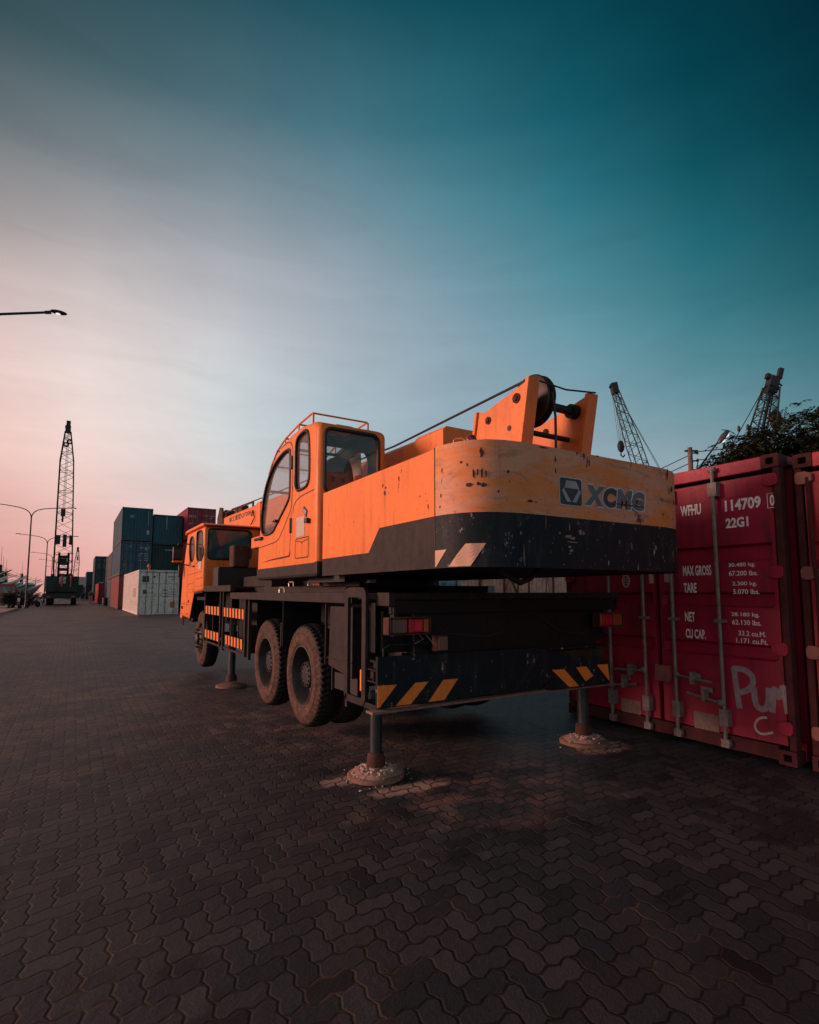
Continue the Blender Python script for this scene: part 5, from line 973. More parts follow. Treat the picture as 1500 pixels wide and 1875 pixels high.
def leafy(name, label, base, trunkpts, tips, spread, nspray, seed, leafcol, group=None, ls=.10, cat='tree'):
    rn = random.Random(seed); t = thing(name, label, cat, base, 0, group); at(base); B = Vector(base)
    bark = paint('dark bark', (.045, .035, .03), .9, .3, (.015, .012, .01), .5, scale=5, streak=.3, bump=.6)
    m = MB(); top = B + Vector(trunkpts[-1]); m.tube([B + Vector(p) for p in trunkpts], .13, 10, r1=.075)
    ends = []
    for p in tips:
        e = B + Vector(p); mid = (top + e) / 2 + Vector((rn.uniform(-.2, .2), rn.uniform(-.2, .2), .15)); m.tube([top - Vector((0, 0, .1)), mid, e], .055, 6, r1=.018)
        ends.append(e)
        for _ in range(4):
            q = e + Vector((rn.gauss(0, spread * .5), rn.gauss(0, spread * .5), rn.gauss(.1, spread * .3))); m.tube([mid.lerp(e, rn.uniform(.3, 1)), (e + q) / 2 + Vector((0, 0, .08)), q], .016, 4, r1=.006); ends.append(q)
    m.build('trunk', bark, t, smooth=True)
    lm = NT('leaves ' + name); geo = lm.N.new('ShaderNodeNewGeometry')
    rnd = geo.outputs['Random Per Island']; c = lm.mix(rnd, tuple(v * .45 for v in leafcol), tuple(v * 1.35 for v in leafcol))
    b = lm.bsdf(c, .55, 0, None, .4)
    m = MB()
    for k in range(nspray):
        e = rn.choice(ends); c = e + Vector((rn.gauss(0, spread * .36), rn.gauss(0, spread * .36), rn.gauss(0, spread * .27)))
        d = Vector((rn.uniform(-1, 1), rn.uniform(-1, 1), rn.uniform(-.35, .55))).normalized(); side = d.cross(Vector((0, 0, 1))).normalized(); L = rn.uniform(.25, .5) * spread
        for j in range(7):
            f = j / 6; p = c + d * L * f - Vector((0, 0, 1)) * L * .45 * f * f
            for s in ((-1, 1) if j < 6 else (0,)):
                ld = (side * s * .8 + d * .55 - Vector((0, 0, rn.uniform(.1, .6)))).normalized(); l = ls * rn.uniform(.7, 1.3); wv = ld.cross(Vector((rn.uniform(-.4, .4), rn.uniform(-.4, .4), 1))).normalized() * l * .2
                m.add([p, p + ld * l * .5 + wv, p + ld * l, p + ld * l * .5 - wv], [(0, 1, 2, 3)])
    m.build('crown', lm.mat, t, fixn=False)
    return t
leafy('tree', 'dark forked tree before the ribbed fence, seen under the counterweight', (16.7, 18.5, 0), [(0, 0, 0), (.05, 0, .8), (.15, .05, 1.5)], [(-.55, .1, 2.7), (.5, 0, 2.9), (.1, .2, 3.3), (-.3, -.3, 3.0)], .8, 260, 3, (.02, .035, .02))
at((16.7, 18.5, 0))
leafy('tree', 'dark leafy tree spreading above the red containers', (16.3, 7.9, 0), [(0, 0, 0), (.1, .1, 1.6), (0, 0, 3.2)], [(-.9, .5, 4.5), (-.8, .3, 4.9), (-.6, .2, 5.25), (-.2, -.1, 5.3), (.2, 0, 5.6), (.7, -.3, 5.4), (.9, -.6, 5.3), (.1, .4, 4.7), (-.3, .6, 4.6), (.6, .2, 4.8), (.3, 0, 4.4), (1.1, -.4, 5.0)], .58, 2100, 8, (.048, .060, .032), 'trees behind the red containers', .115)
leafy('tree', 'dark leafy tree cut by the right edge of the picture', (18.4, 6.3, 0), [(0, 0, 0), (-.1, .1, 1.8), (0, 0, 3.4)], [(-1.2, .7, 5.35), (-.9, .5, 6.0), (-.5, .2, 5.9), (.2, 0, 6.3), (.8, -.4, 6.1), (-.2, .4, 5.5), (.6, .3, 5.5), (1.2, -.8, 5.9)], .7, 1900, 21, (.046, .058, .032), 'trees behind the red containers', .115)
# ------------------------------------------------------------ lattice boom cranes
IRON = plain('dark crane iron', (.011, .011, .013), .6); IRONB = plain('dark teal crane iron', (.005, .013, .017), .6); CRBODY = paint('dark crane body', (.016, .030, .032), .6, .25, (.03, .02, .02), .4, rust=.1, scale=.6)
def lattice(m, p0, p1, stations, r, rb, up=None, panel=1.0):
    """stations: (fraction along, width, depth); four chords, zigzag lacing on four faces"""
    p0, p1 = Vector(p0), Vector(p1); d = (p1 - p0).normalized(); L = (p1 - p0).length
    u = Vector(up).normalized() if up else d.orthogonal().normalized(); u = (u - d * u.dot(d)).normalized(); v = d.cross(u)
    def wd_(f):
        for (a, w, h), (b, w2, h2) in zip(stations, stations[1:]):
            if f <= b + 1e-9: t = (f - a) / (b - a); return w + (w2 - w) * t, h + (h2 - h) * t
        return stations[-1][1:]
    def cor(f, k):
        w, h = wd_(f); a, b = ((-1, -1), (1, -1), (1, 1), (-1, 1))[k]; return p0 + d * L * f + u * a * w / 2 + v * b * h / 2
    fr = [s[0] for s in stations]
    for k in range(4): m.tube([cor(f, k) for f in fr], r, 6)
    f = 0.0; i = 0
    while f < 1 - 1e-6:
        w, h = wd_(f); g_ = min(1.0, f + panel * max(w, .35) / L)
        for k in range(4):
            a, b = (k, (k + 1) % 4) if (i + k) % 2 else ((k + 1) % 4, k)
            m.tube([cor(f, a), cor(g_, b)], rb, 4)
            if i % 3 == 0: m.tube([cor(f, k), cor(f, (k + 1) % 4)], rb, 4)
        f = g_; i += 1
def crawler(name_label, base, rz, group):
    c = thing('lattice_crane', name_label, 'lattice crane', base, rz, group); return c
GL = 'lattice boom cranes round the yard'
# far left, seen from behind
lc = crawler('tall dark lattice crane with upright boom on a wheeled carrier, left of the stacks', (-1.15, 77.9, 0), 0, GL); at((0, 0, 0))
m = MB(); m.box(-1.65, -.45, -1.4, 1.2, 1.55, 3.35); m.box(.45, 1.65, -1.4, 1.2, 1.55, 3.35); m.box(-1.6, 1.6, -1.5, -.4, 1.5, 2.5); m.box(-.45, .45, -.3, 3, 1.5, 2.3); m.box(-1.2, -.9, -1.42, -1.2, 3.35, 3.6); m.ball((.75, -.5, 3.45), .25, .3, .3)
m.build('upper_body', CRBODY, lc, bevel=.04)
m = MB(); m.box(-1.75, 1.75, -2.4, 7, .75, 1.35); m.box(-1.9, 1.9, -2.0, -1.5, .95, 1.3); m.box(-1.6, 1.6, -1.0, 6, 1.35, 1.5); m.build('carrier', CRBODY, lc, bevel=.03)
for x in (-1.35, 1.05):
    for y in (-1.5, -.2, 4.6, 5.9): MB().lathe([(0, .3), (0, .5), (.06, .55), (.5, .55), (.56, .5), (.56, .3)], (x - .13, y, .55), 'x', 20).lathe([(.05, .001), (.05, .3)], (x - .13, y, .55), 'x', 16).build('wheel', RUBBER, lc)
for x in (-1.25, 1.15): MB().box(x - .2, x + .2, -2.43, -2.4, .85, 1.05).build('tail_lamp', REDL, lc)
MB().box(-.75, -.55, -1.55, -1.5, 1.6, 2.3).bar((-.6, -1.6, 2.1), (.1, -1.6, 1.4), .25, .1).build('winch_frame', RUST, lc)
m = MB(); lattice(m, (-.05, .6, 2.4), (-.38, 1.0, 21.2), [(0, 1.5, 1.0), (.10, 1.9, 1.5), (.80, 1.42, 1.3), (.80001, 1.42, 1.3), (1, .6, .6)], .075, .032, (1, 0, 0), .55); m.build('boom', IRON, lc)
m = MB(); m.box(-.68, -.10, .7, 1.3, 21.1, 22.0); m.box(-.6, -.15, .8, 1.2, 22.0, 22.6); m.box(-.72, -.66, .7, 1.2, 21.7, 21.9); m.lathe([(0, .15), (0, .32), (.12, .32), (.12, .15)], (-.5, .6, 19.5), 'y', 20, -1); m.lathe([(0, .15), (0, .32), (.12, .32), (.12, .15)], (-.15, .6, 19.9), 'y', 20, -1); m.build('boom_head', IRON, lc)
m = MB()
for x in (-.45, -.38, -.30, -.22): m.tube([(x, .4, 21.5), (x, .2, 11.4)], .018, 4)
m.build('hoist_rope', ROPE, lc); m = MB(); m.box(-.62, -.14, .1, .4, 10.6, 11.5); m.box(-.5, -.3, .15, .3, 9.9, 10.6); m.build('hook_block', IRON, lc, bevel=.05)
m = MB(); m.box(-.95, -.5, .0, .3, 7.2, 8.3); m.box(-.25, .15, .0, .3, 6.9, 8.4); m.box(.4, .78, .0, .3, 7.2, 8.3); m.box(-.4, .3, -.1, .4, 5.0, 5.5)
for x in (-.5, .45): m.box(x - .12, x + .12, -.4, -.2, 2.3, 6.2)
for z in (3.3, 4.0, 4.7, 5.5): m.box(-.5, .45, -.4, -.2, z, z + .35)
m.build('gantry', IRON, lc)
for x in (-.05, .85): MB().tube([(x, -1.55, 2.1), (x, -1.5, 3.4)], .09, 8).build('hydraulic_strut', plain('red orange strut', (.50, .09, .035), .5), lc)
def plain_body(c):
    m = MB(); m.box(-1.6, 1.6, -3.2, 1.2, 1.3, 3.2); m.build('upper_body', CRBODY, c, bevel=.05)
    m = MB(); m.box(-1.9, -1.2, -2.6, 2.6, .05, 1.0); m.box(1.2, 1.9, -2.6, 2.6, .05, 1.0); m.box(-1.2, 1.2, -1, 1, .5, 1.3); m.build('crawler_track', CRBODY, c, bevel=.15)
def far_boom(c, base, bot, top, st, r, rb, panel=.8):
    """bot and top in world coordinates; c stands at base unrotated"""
    at(base); m = MB(); lattice(m, bot, top, st, r, rb, (math.cos(R(-31)), math.sin(R(-31)), 0), panel); m.build('boom', IRONB, c); at((0, 0, 0))
d1 = Vector((38.17, 29.5, 18.3)); d0 = Vector((42.2, 27.0, 2.0))
c1 = crawler('lattice crane with a slim teal boom leaning left, rising behind the counterweight', (43.2, 26.4, 0), R(57), GL); plain_body(c1)
c1b = c1.location.copy()
def wpart(root, mb, name, mat):
    o = mb.build(name, mat, root); o.matrix_parent_inverse = Matrix.Translation(root.location).to_4x4().inverted() if False else (Matrix.Translation(root.location) @ Matrix.Rotation(root.rotation_euler.z, 4, 'Z')).inverted(); return o
m = MB(); lattice(m, d0, d1, [(0, .6, .5), (.12, 1.05, .9), (.72, .92, .8), (1, .42, .42)], .045, .02, (.855, -.52, 0), .62); wpart(c1, m, 'boom', IRONB)
m = MB(); tp = d1 + (d1 - d0).normalized() * .35; m.bar(d1 - Vector((0, 0, .2)), tp + Vector((-.05, .03, .35)), .55, .5); m.bar(tp, tp + Vector((-.3, .18, .15)), .3, .3); wpart(c1, m, 'boom_head', IRON)
hk = Vector((38.40, 29.33, 13.9)); m = MB()
for k in range(4): m.tube([tp + Vector((-.22 + .16 * k, .13 - .10 * k, 0)), hk + Vector((-.15 + .10 * k, .1 - .06 * k, 0))], .016, 4)
m.tube([tp, (40.9, 27.8, 12.2), (43.9, 25.9, 4)], .022, 5); m.tube([tp + Vector((.1, -.06, -.2)), (44.4, 25.6, 3.6)], .018, 5); wpart(c1, m, 'hoist_rope', ROPE)
m = MB(); m.ball(hk - Vector((0, 0, .35)), .35, .25, .52, 10, 6); m.tube([hk - Vector((0, 0, .8)), hk - Vector((.05, 0, 1.1)), hk - Vector((-.15, .1, 1.25)), hk - Vector((-.25, .15, 1.05))], .06, 6); wpart(c1, m, 'hook_block', CRBODY)
m = MB(); m.bar(hk + Vector((.0, -.24, -.2)), hk + Vector((.1, -.25, -.4)), .10, .02); wpart(c1, m, 'hook_marking', STRIPE)
d1 = Vector((39.5, 18.13, 15.2)); d0 = Vector((36.6, 19.95, 2.0))
c2_ = crawler('lattice crane with a wide boom leaning right, rising behind the leafy trees', (35.6, 20.5, 0), R(-122), GL); plain_body(c2_)
m = MB(); lattice(m, d0, d1, [(0, .8, .8), (.15, 1.5, 1.2), (.55, 1.5, 1.2), (.72, 1.3, 1.1), (1, .7, .7)], .06, .03, (.855, -.52, 0), .42); m.bar(d0, d1, .18, .14); wpart(c2_, m, 'boom', IRONB)
ax = (d1 - d0).normalized(); m = MB(); m.bar(d1 - ax * .4, d1 + ax * .7 + Vector((.05, 0, 0)), .6, .6); m.bar(d1 + ax * .6 + Vector((-.32, .2, 0)), d1 + ax * .95 + Vector((-.30, .2, 0)), .25, .3); m.bar(d1 + ax * .6 + Vector((.34, -.2, 0)), d1 + ax * 1.35 + Vector((.36, -.2, 0)), .24, .3); m.tube([d1 + Vector((.4, -.25, .3)), d1 + Vector((.62, -.38, .1))], .06, 6); wpart(c2_, m, 'boom_head', IRON)
hk = Vector((39.55, 18.1, 13.3)); m = MB()
for k in range(3): m.tube([d1 + Vector((.10 + .12 * k, -.06 - .07 * k, 0)), hk + Vector((-.05 + .10 * k, .03 - .06 * k, 0))], .018, 4)
for off in (0, .75):
    m.tube([d1 + ax * .2 + Vector((-.35, .2, 0)), (37.3 + off * .75, 19.55 - off * .5, 11.6 + .1 * off), (35.2, 20.8, 4.0)], .03, 5)
m.ball((37.55, 19.38, 12.35), .10, .10, .22); m.ball((38.05, 19.05, 12.45), .10, .10, .22); wpart(c2_, m, 'hoist_rope', ROPE)
m = MB(); m.ball(hk - Vector((-.1, .05, .35)), .48, .35, .75, 10, 6); m.tube([hk - Vector((-.1, .05, 1.0)), hk - Vector((-.1, .05, 1.3)), hk - Vector((-.3, .17, 1.5)), hk - Vector((.05, -.03, 1.62)), hk - Vector((.22, -.12, 1.4))], .075, 6); wpart(c2_, m, 'hook_block', IRON)
m = MB(); m.bar(hk + Vector((.08, -.36, -.15)), hk + Vector((.2, -.38, -.5)), .16, .02); wpart(c2_, m, 'hook_marking', STRIPE)
fc = crawler('small far lattice crane beyond the dark carrier', (.3, 150, 0), 0, GL); plain_body(fc)
m = MB(); lattice(m, (-.1, .5, 2.8), (.15, 1.5, 11.2), [(0, 1.15, .9), (.7, .95, .8), (1, .4, .4)], .07, .035, (1, 0, 0), .6); m.box(-.1, .35, 1.2, 1.6, 11.1, 12.1); m.build('boom', IRON, fc); MB().box(0, .3, .9, 1.2, 9.0, 9.8).build('hook_block', IRON, fc)

# ------------------------------------------------------------ street lamps
LAMPI = plain('dark lamp post paint', (.018, .026, .030), .5); LENS = plain('pale lamp glass', (.85, .84, .84), .35); q_ = [n for n in LENS.node_tree.nodes if n.type == 'BSDF_PRINCIPLED'][0]; q_.inputs['Emission Color'].default_value = (1, .96, .94, 1); q_.inputs['Emission Strength'].default_value = .9
def lamp_post(loc, label, ht=9.4, arm=3.1, rise=1.0, grp='double armed street lamps along the quay road'):
    l = thing('street_lamp', label, 'street lamp', loc, 0, grp); at((0, 0, 0))
    MB().tube([(0, 0, 0), (0, 0, .5), (0, 0, ht - 1.0)], .10, 10, r1=.06).lathe([(0, .001), (0, .2), (.08, .2), (.1, .1)], (0, 0, 0), 'z', 16).build('pole', LAMPI, l, smooth=True)
    for s in (-1, 1):
        m = MB(); m.tube([(0, 0, ht - 1.05), (s * .06, 0, ht - .75), (s * .22, 0, ht - .48), (s * .5, 0, ht - .28), (s * 1.0, 0, ht - .12), (s * 2.0, 0, ht + .02), (s * arm, 0, ht + .10)], .05, 8, r1=.035)
        a = m.build('arm', LAMPI, l, smooth=True)
        hd = MB().ball((s * (arm + .22), 0, ht + .12), .30, .12, .07, 14, 8).build('lamp_head', LAMPI, a, smooth=True)
        MB().ball((s * (arm + .24), 0, ht + .09), .17, .09, .06, 12, 6).build('lens', LENS, hd, smooth=True)
    return l
for k, (y, x, h) in enumerate(((62.5, -3.73, 9.5), (89.5, -3.35, 9.1), (131, -3.9, 9.2), (160, -3.9, 9.3), (205, -3.9, 9.4))):
    lamp_post((x, y, 0), ['nearest whole double armed lamp post, standing at the kerb beside motorbikes', 'second double armed lamp post, its right arm crossing the tall lattice boom', 'third double armed lamp post along the quay road', 'fourth double armed lamp post along the quay road', 'farthest small double armed lamp post on the quay road'][k], h)
near = thing('street_lamp', 'street lamp whose level arm and lit head reach in from the left edge', 'street lamp', (-3.75, 18.5, 0), 0); at((0, 0, 0))
MB().tube([(0, 0, 0), (0, 0, 8.2)], .10, 12, r1=.06).build('pole', LAMPI, near, smooth=True)
for s in (-1, 1):
    a = MB().tube([(0, 0, 8.1), (s * .06, 0, 8.35), (s * .22, 0, 8.6), (s * .5, 0, 8.78), (s * 1.2, 0, 9.03), (s * 2.0, 0, 9.29), (s * 2.75, 0, 9.53)], .042, 8, r1=.036).build('arm', LAMPI, near, smooth=True)
    h = MB().tube([(s * 2.65, 0, 9.50), (s * 2.80, 0, 9.545)], .052, 8).ball((s * 2.98, 0, 9.59), .22, .11, .055, 16, 8).build('lamp_head', LAMPI, a, smooth=True)
    MB().ball((s * 2.97, 0, 9.565), .085, .07, .045, 12, 6).build('lens', LENS, h, smooth=True)
rl = thing('street_lamp', 'single street lamp with an oval head slanting up beside the leafy trees', 'street lamp', (19.25, 11.7, 0), 0)
MB().tube([(0, 0, 0), (0, 0, 5.3), (.05, -.03, 5.6)], .07, 10).build('pole', LAMPI, rl, smooth=True)
a = MB().tube([(.0, 0, 5.45), (.15, -.09, 5.85), (.34, -.2, 6.15), (.9, -.52, 6.98)], .032, 8).build('arm', LAMPI, rl, smooth=True)
m = MB(); m.T = Matrix.Translation((1.08, -.63, 7.19)) @ Matrix.Rotation(R(-31), 4, 'Z') @ Matrix.Rotation(R(-52), 4, 'Y'); m.ball((0, 0, 0), .34, .15, .10, 16, 8); hd = m.build('lamp_head', plain('grey lamp shell', (.05, .05, .052), .5), a, smooth=True)
m = MB(); m.T = Matrix.Translation((1.10, -.64, 7.16)) @ Matrix.Rotation(R(-31), 4, 'Z') @ Matrix.Rotation(R(-52), 4, 'Y'); m.ball((.02, 0, -.05), .22, .11, .07, 12, 6); m.build('lens', LENS, hd, smooth=True)
# utility pole and its wires
up = thing('utility_pole', 'weathered utility pole with insulators above the red container roof', 'utility pole', (23.1, 14.06, 0), 0)
MB().tube([(0, 0, 0), (0, 0, 7.85)], .14, 12, r1=.10).build('pole', paint('weathered pole', (.16, .11, .09), .85, .3, (.05, .035, .03), .6, scale=2, streak=.1), up, smooth=True)
m = MB()
for z in (7.6, 7.25, 6.85): m.tube([(.10, -.06, z), (.26, -.16, z)], .03, 6); m.ball((.27, -.17, z + .02), .05, .05, .09)
m.bar((-.2, .12, 7.7), (.3, -.18, 7.7), .06, .08); m.bar((.15, -.1, 6.5), (.3, -.18, 7.3), .03, .03); m.build('insulator', LAMPI, up)
for k, z in enumerate((7.65, 7.28, 6.75)):
    m = MB(); at((0, 0, 0))
    def sag(a, b, s): 
        a, b = Vector(a), Vector(b); return [a.lerp(b, t / 14) - Vector((0, 0, s * 4 * (t / 14) * (1 - t / 14))) for t in range(15)]
    m.tube(sag((33, 40, z - .5), (23.3, 13.9, z), .5), .022, 5); m.tube(sag((23.3, 13.9, z), (28.5, -3, z + .6 - .3 * k), .4)[0:], .022, 5)
    tag(m.build('overhead_wire', ROPE), ['topmost overhead wire strung from the utility pole', 'middle overhead wire strung from the utility pole', 'lowest overhead wire strung from the utility pole'][k], 'wire', 'overhead wires')

# ------------------------------------------------------------ wooden boats moored bows to the quay
HULLW = paint('chalky white hull', (.55, .56, .57), .7, .2, (.25, .22, .22), .5, rust=.1, scale=.5); HULLB = paint('faded blue hull', (.04, .15, .19), .7, .25, (.1, .1, .12), .4, scale=.5); HULLG = paint('grey hull', (.24, .27, .29), .7, .25, (.15, .13, .13), .5, scale=.5); HULLT = paint('dark teal hull', (.012, .05, .064), .7, .2, (.06, .06, .06), .4, scale=.5)
WOOD = paint('tarred timber', (.03, .026, .026), .8, .3, (.015, .012, .012), .5, scale=1); TRIM = paint('pale gunwale', (.85, .82, .80), .7, .2, (.2, .15, .14), .5, scale=.8)
def boat(loc, hullm, topm, label, L, bowz, mh, seed):
    b = thing('wooden_boat', label, 'boat', loc, 0, 'wooden boats moored along the quay'); at((0, 0, 0)); rn = random.Random(seed)
    st = [(0, .12, bowz, 1.9), (-.06, .9, bowz * .92, 1.0), (-.15, 1.9, bowz * .78, .2), (-.3, 2.6, bowz * .60, -.6), (-.55, 2.8, bowz * .52, -.9), (-.85, 2.5, bowz * .6, -.7), (-1, 1.9, bowz * .66, -.2)]
    def hull(mb, lo, hi, out=0):
        vs = []
        for f, w, zt, zb in st:
            for q in (lo, (lo + hi) / 2, hi):
                zz = zb + (zt - zb) * q; ww = w * (.25 + .75 * q ** .5) + out; x = f * L + (q - 1) * (1.6 if f > -.2 else .3)
                vs += [(x, -ww, zz), (x, ww, zz)]
        n = 6; mb.add(vs, [(i * n + a, (i + 1) * n + a, (i + 1) * n + a + 2, i * n + a + 2) for i in range(len(st) - 1) for a in (0, 1, 2, 3)])
        mb.add([vs[i * n + k] for i in range(len(st)) for k in (4, 5)], [(2 * i, 2 * i + 2, 2 * i + 3, 2 * i + 1) for i in range(len(st) - 1)])
        mb.add([vs[k] for k in range(6)], [(0, 2, 3, 1), (2, 4, 5, 3)])
    m = MB(); hull(m, .02, .80); m.build('hull', hullm, b)
    m = MB(); hull(m, .78, 1.0, .05); m.build('bulwark', topm, b)
    m = MB()
    for s in (-1, 1): m.tube([(f * L, s * (w + .06), zt + .03) for f, w, zt, zb in st], .2, 6)
    m.tube([(-.02 * L, 0, bowz), (.09 * L, 0, bowz + .9)], .10, 6, r1=.05); m.build('gunwale', TRIM, b)
    z0 = bowz * .55
    m = MB(); m.box(-.93 * L, -.62 * L, -1.8, 1.8, z0, z0 + 2.0); m.box(-.95 * L, -.60 * L, -2.0, 2.0, z0 + 2.0, z0 + 2.1); m.build('deck_house', topm if topm is not HULLB else HULLW, b, bevel=.03)
    m = MB()
    for k in range(5): m.box(-.6 * L - .001 * k + .02, -.6 * L + .03, -1.5 + k * .65, -1.1 + k * .65, z0 + 1.1, z0 + 1.6)
    m.build('window', DARK, b)
    xm = -.36 * L; m = MB(); m.tube([(xm, 0, z0 - 1), (xm, 0, mh * .66)], .38, 8, r1=.26); m.tube([(xm, 0, mh * .66), (xm, 0, mh)], .05, 6, r1=.025)
    for k in range(5): m.bar((xm - .5 + .07 * k, 0, z0 + .5 + k * .75), (xm + .5 - .07 * k, 0, z0 + .5 + k * .75), .2, .3)
    m.bar((xm - .55, 0, z0 - .3), (xm - .18, 0, mh * .62), .09, .09); m.bar((xm + .55, 0, z0 - .3), (xm + .18, 0, mh * .62), .09, .09); m.box(xm - .22, xm + .22, -.2, .2, mh * .60, mh * .66)
    m.build('mast', WOOD, b)
    m = MB(); m.tube([(xm, 0, mh * .64), (.05 * L, 0, bowz + .6)], .025, 4); m.tube([(xm, 0, mh * .64), (-.9 * L, 0, z0 + 2.2)], .025, 4); m.tube([(xm + .2, 0, z0 + 1), (xm + 5, rn.uniform(-1, 1), z0 + 3.6)], .08, 6, r1=.05)
    for s in (-1, 1): m.tube([(xm, 0, mh * .64), (xm - .5, s * 2.5, z0)], .02, 4)
    m.tube([(-.62 * L, 0, z0), (-.62 * L, 0, mh * .5)], .16, 6); m.tube([(-.62 * L, 0, mh * .5), (-.62 * L, 0, mh * .8)], .04, 5); m.bar((-.70 * L, 0, mh * .42), (-.5 * L, 0, mh * .5), .12, .12); m.tube([(-.12 * L, 0, bowz * .7), (-.12 * L, 0, bowz + 2.2)], .06, 5); m.box(-.2 * L, -.13 * L, -.6, .6, bowz * .7, bowz * .7 + 1.1)
    m.build('rigging', WOOD, b)
bl = [('nearest dark teal boat with a raked bow over the red truck roof', HULLT, HULLT, 84, 4.3, 10.0), ('white hulled boat with a blue bulwark, second from the left edge', HULLW, HULLB, 93, 4.1, 9.4), ('boat with a dark teal bulwark and pale gunwale, third from the left edge', HULLW, HULLT, 102, 4.3, 10.2), ('boat with a white bulwark over a dark hull left of the first lamp post', HULLT, HULLW, 112, 4.2, 9.6), ('boat with a bluish hull behind the first lamp post', HULLB, HULLT, 123, 4.6, 9.6), ('white boat with a teal lower hull just right of the first lamp post', HULLB, HULLW, 135, 4.4, 10.4), ('pale boat between the first two lamp posts, low bow', HULLW, HULLT, 149, 4.6, 11.8), ('grey boat just left of the second lamp post', HULLG, HULLB, 165, 4.8, 10.5), ('white boat beside the second lamp post', HULLW, HULLT, 184, 5.0, 10.8), ('farthest boat, close to the lattice crane carrier', HULLG, HULLW, 208, 5.2, 11.5)]
for k, (lb, a, b_, y, bz, mh) in enumerate(bl): boat((-8.4 - .3 * (k % 3), y, -.3), a, b_, lb, 15 + (k % 3) * 2, bz * .82, mh, k)

# ------------------------------------------------------------ left edge: truck, shrub, motorbikes
rt = thing('small_truck', 'small red truck parked by the quay, cut by the left edge', 'truck', (-6.3, 71.5, 0)); at((0, 0, 0))
TRED = paint('dull red truck paint', (.33, .045, .04), .5, .2, (.08, .03, .03), .5, scale=.8)
m = MB(); m.prism([(-2.2, .55), (1.35, .55), (1.4, 1.15), (1.22, 1.3), (1.1, 2.2), (.95, 2.33), (-2.2, 2.33), (-2.3, 1.3)], 'y', 0, 1.8); m.build('body', TRED, rt, bevel=.05)
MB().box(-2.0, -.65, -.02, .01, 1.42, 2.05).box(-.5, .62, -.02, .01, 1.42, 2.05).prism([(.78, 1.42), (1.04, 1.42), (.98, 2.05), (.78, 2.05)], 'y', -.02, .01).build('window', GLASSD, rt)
MB().box(-2.3, 1.42, -.03, 1.83, .42, .56).box(-2.0, 1.2, -.02, .0, .85, .98).build('bumper', HINGE, rt, bevel=.02)
for x in (-1.4, .75):
    for y in (.0, 1.6): MB().lathe([(0, .001), (0, .18), (.02, .2), (.0, .3), (.04, .34), (.2, .34), (.22, .3)], (x, y - .02, .34), 'y', 20).build('wheel', RUBBER, rt)
leafy('shrub', 'dark round shrub growing on the kerb island', (-4.6, 57.5, .1), [(0, 0, 0), (0, 0, .3)], [(-.3, 0, .6), (.3, .1, .5), (0, -.3, .8), (.1, .3, .9), (-.1, 0, 1.15)], .5, 260, 5, (.03, .045, .03), ls=.17, cat='shrub')
at((0, 0, 0))
def motorbike(loc, rz, col, label):
    b = thing('motorbike', label, 'motorbike', loc, rz, 'motorbikes parked at the kerb')
    for x in (-.62, .62): MB().lathe([(-.05, .22), (-.05, .28), (0, .30), (.05, .28), (.05, .22)], (x, 0, .30), 'y', 20).lathe([(-.02, .06), (-.01, .22)], (x, 0, .3), 'y', 16).build('wheel', RUBBER, b)
    MB().prism(smooth_poly([(-.75, .62), (-.3, .42), (.15, .35), (.35, .55), (.48, .9), (.40, .95), (.22, .6), (-.25, .62), (-.7, .80)], 1), 'y', -.12, .12).tube([(.62, 0, .3), (.42, 0, .95)], .03, 6).build('body', col, b, bevel=.02)
    MB().prism(smooth_poly([(-.75, .82), (-.1, .68), (.05, .66), (0, .74), (-.7, .9)], 1), 'y', -.12, .12).build('seat', SEAL, b, bevel=.02)
    MB().tube([(.36, -.35, 1.02), (.42, 0, .98), (.36, .35, 1.02)], .02, 6).ball((.5, 0, .9), .08, .09, .09).build('handlebar', SEAL, b)
motorbike((-4.3, 60.5, 0), R(70), HULLW, 'pale motorbike parked left of the nearest whole lamp post'); motorbike((-3.35, 65.2, 0), R(50), CRBODY, 'dark motorbike parked just behind the nearest whole lamp post')
for k, (x, y, s) in enumerate(((-5.0, 72, 1.0), (-4.8, 80, 1.2), (-5.2, 92, 1.3))):
    leafy('shrub', ['low dark shrub behind the parked motorbikes', 'middle low shrub between the first two lamp posts', 'far low shrub near the second lamp post'][k], (x, y, .1), [(0, 0, 0), (0, 0, .2)], [(-.4, 0, .5 * s), (.4, .1, .5 * s), (0, -.3, .7 * s)], .8 * s, 160, 30 + k, (.035, .034, .026), 'shrubs on the kerb island', .22, 'shrub')
at((0, 0, 0))
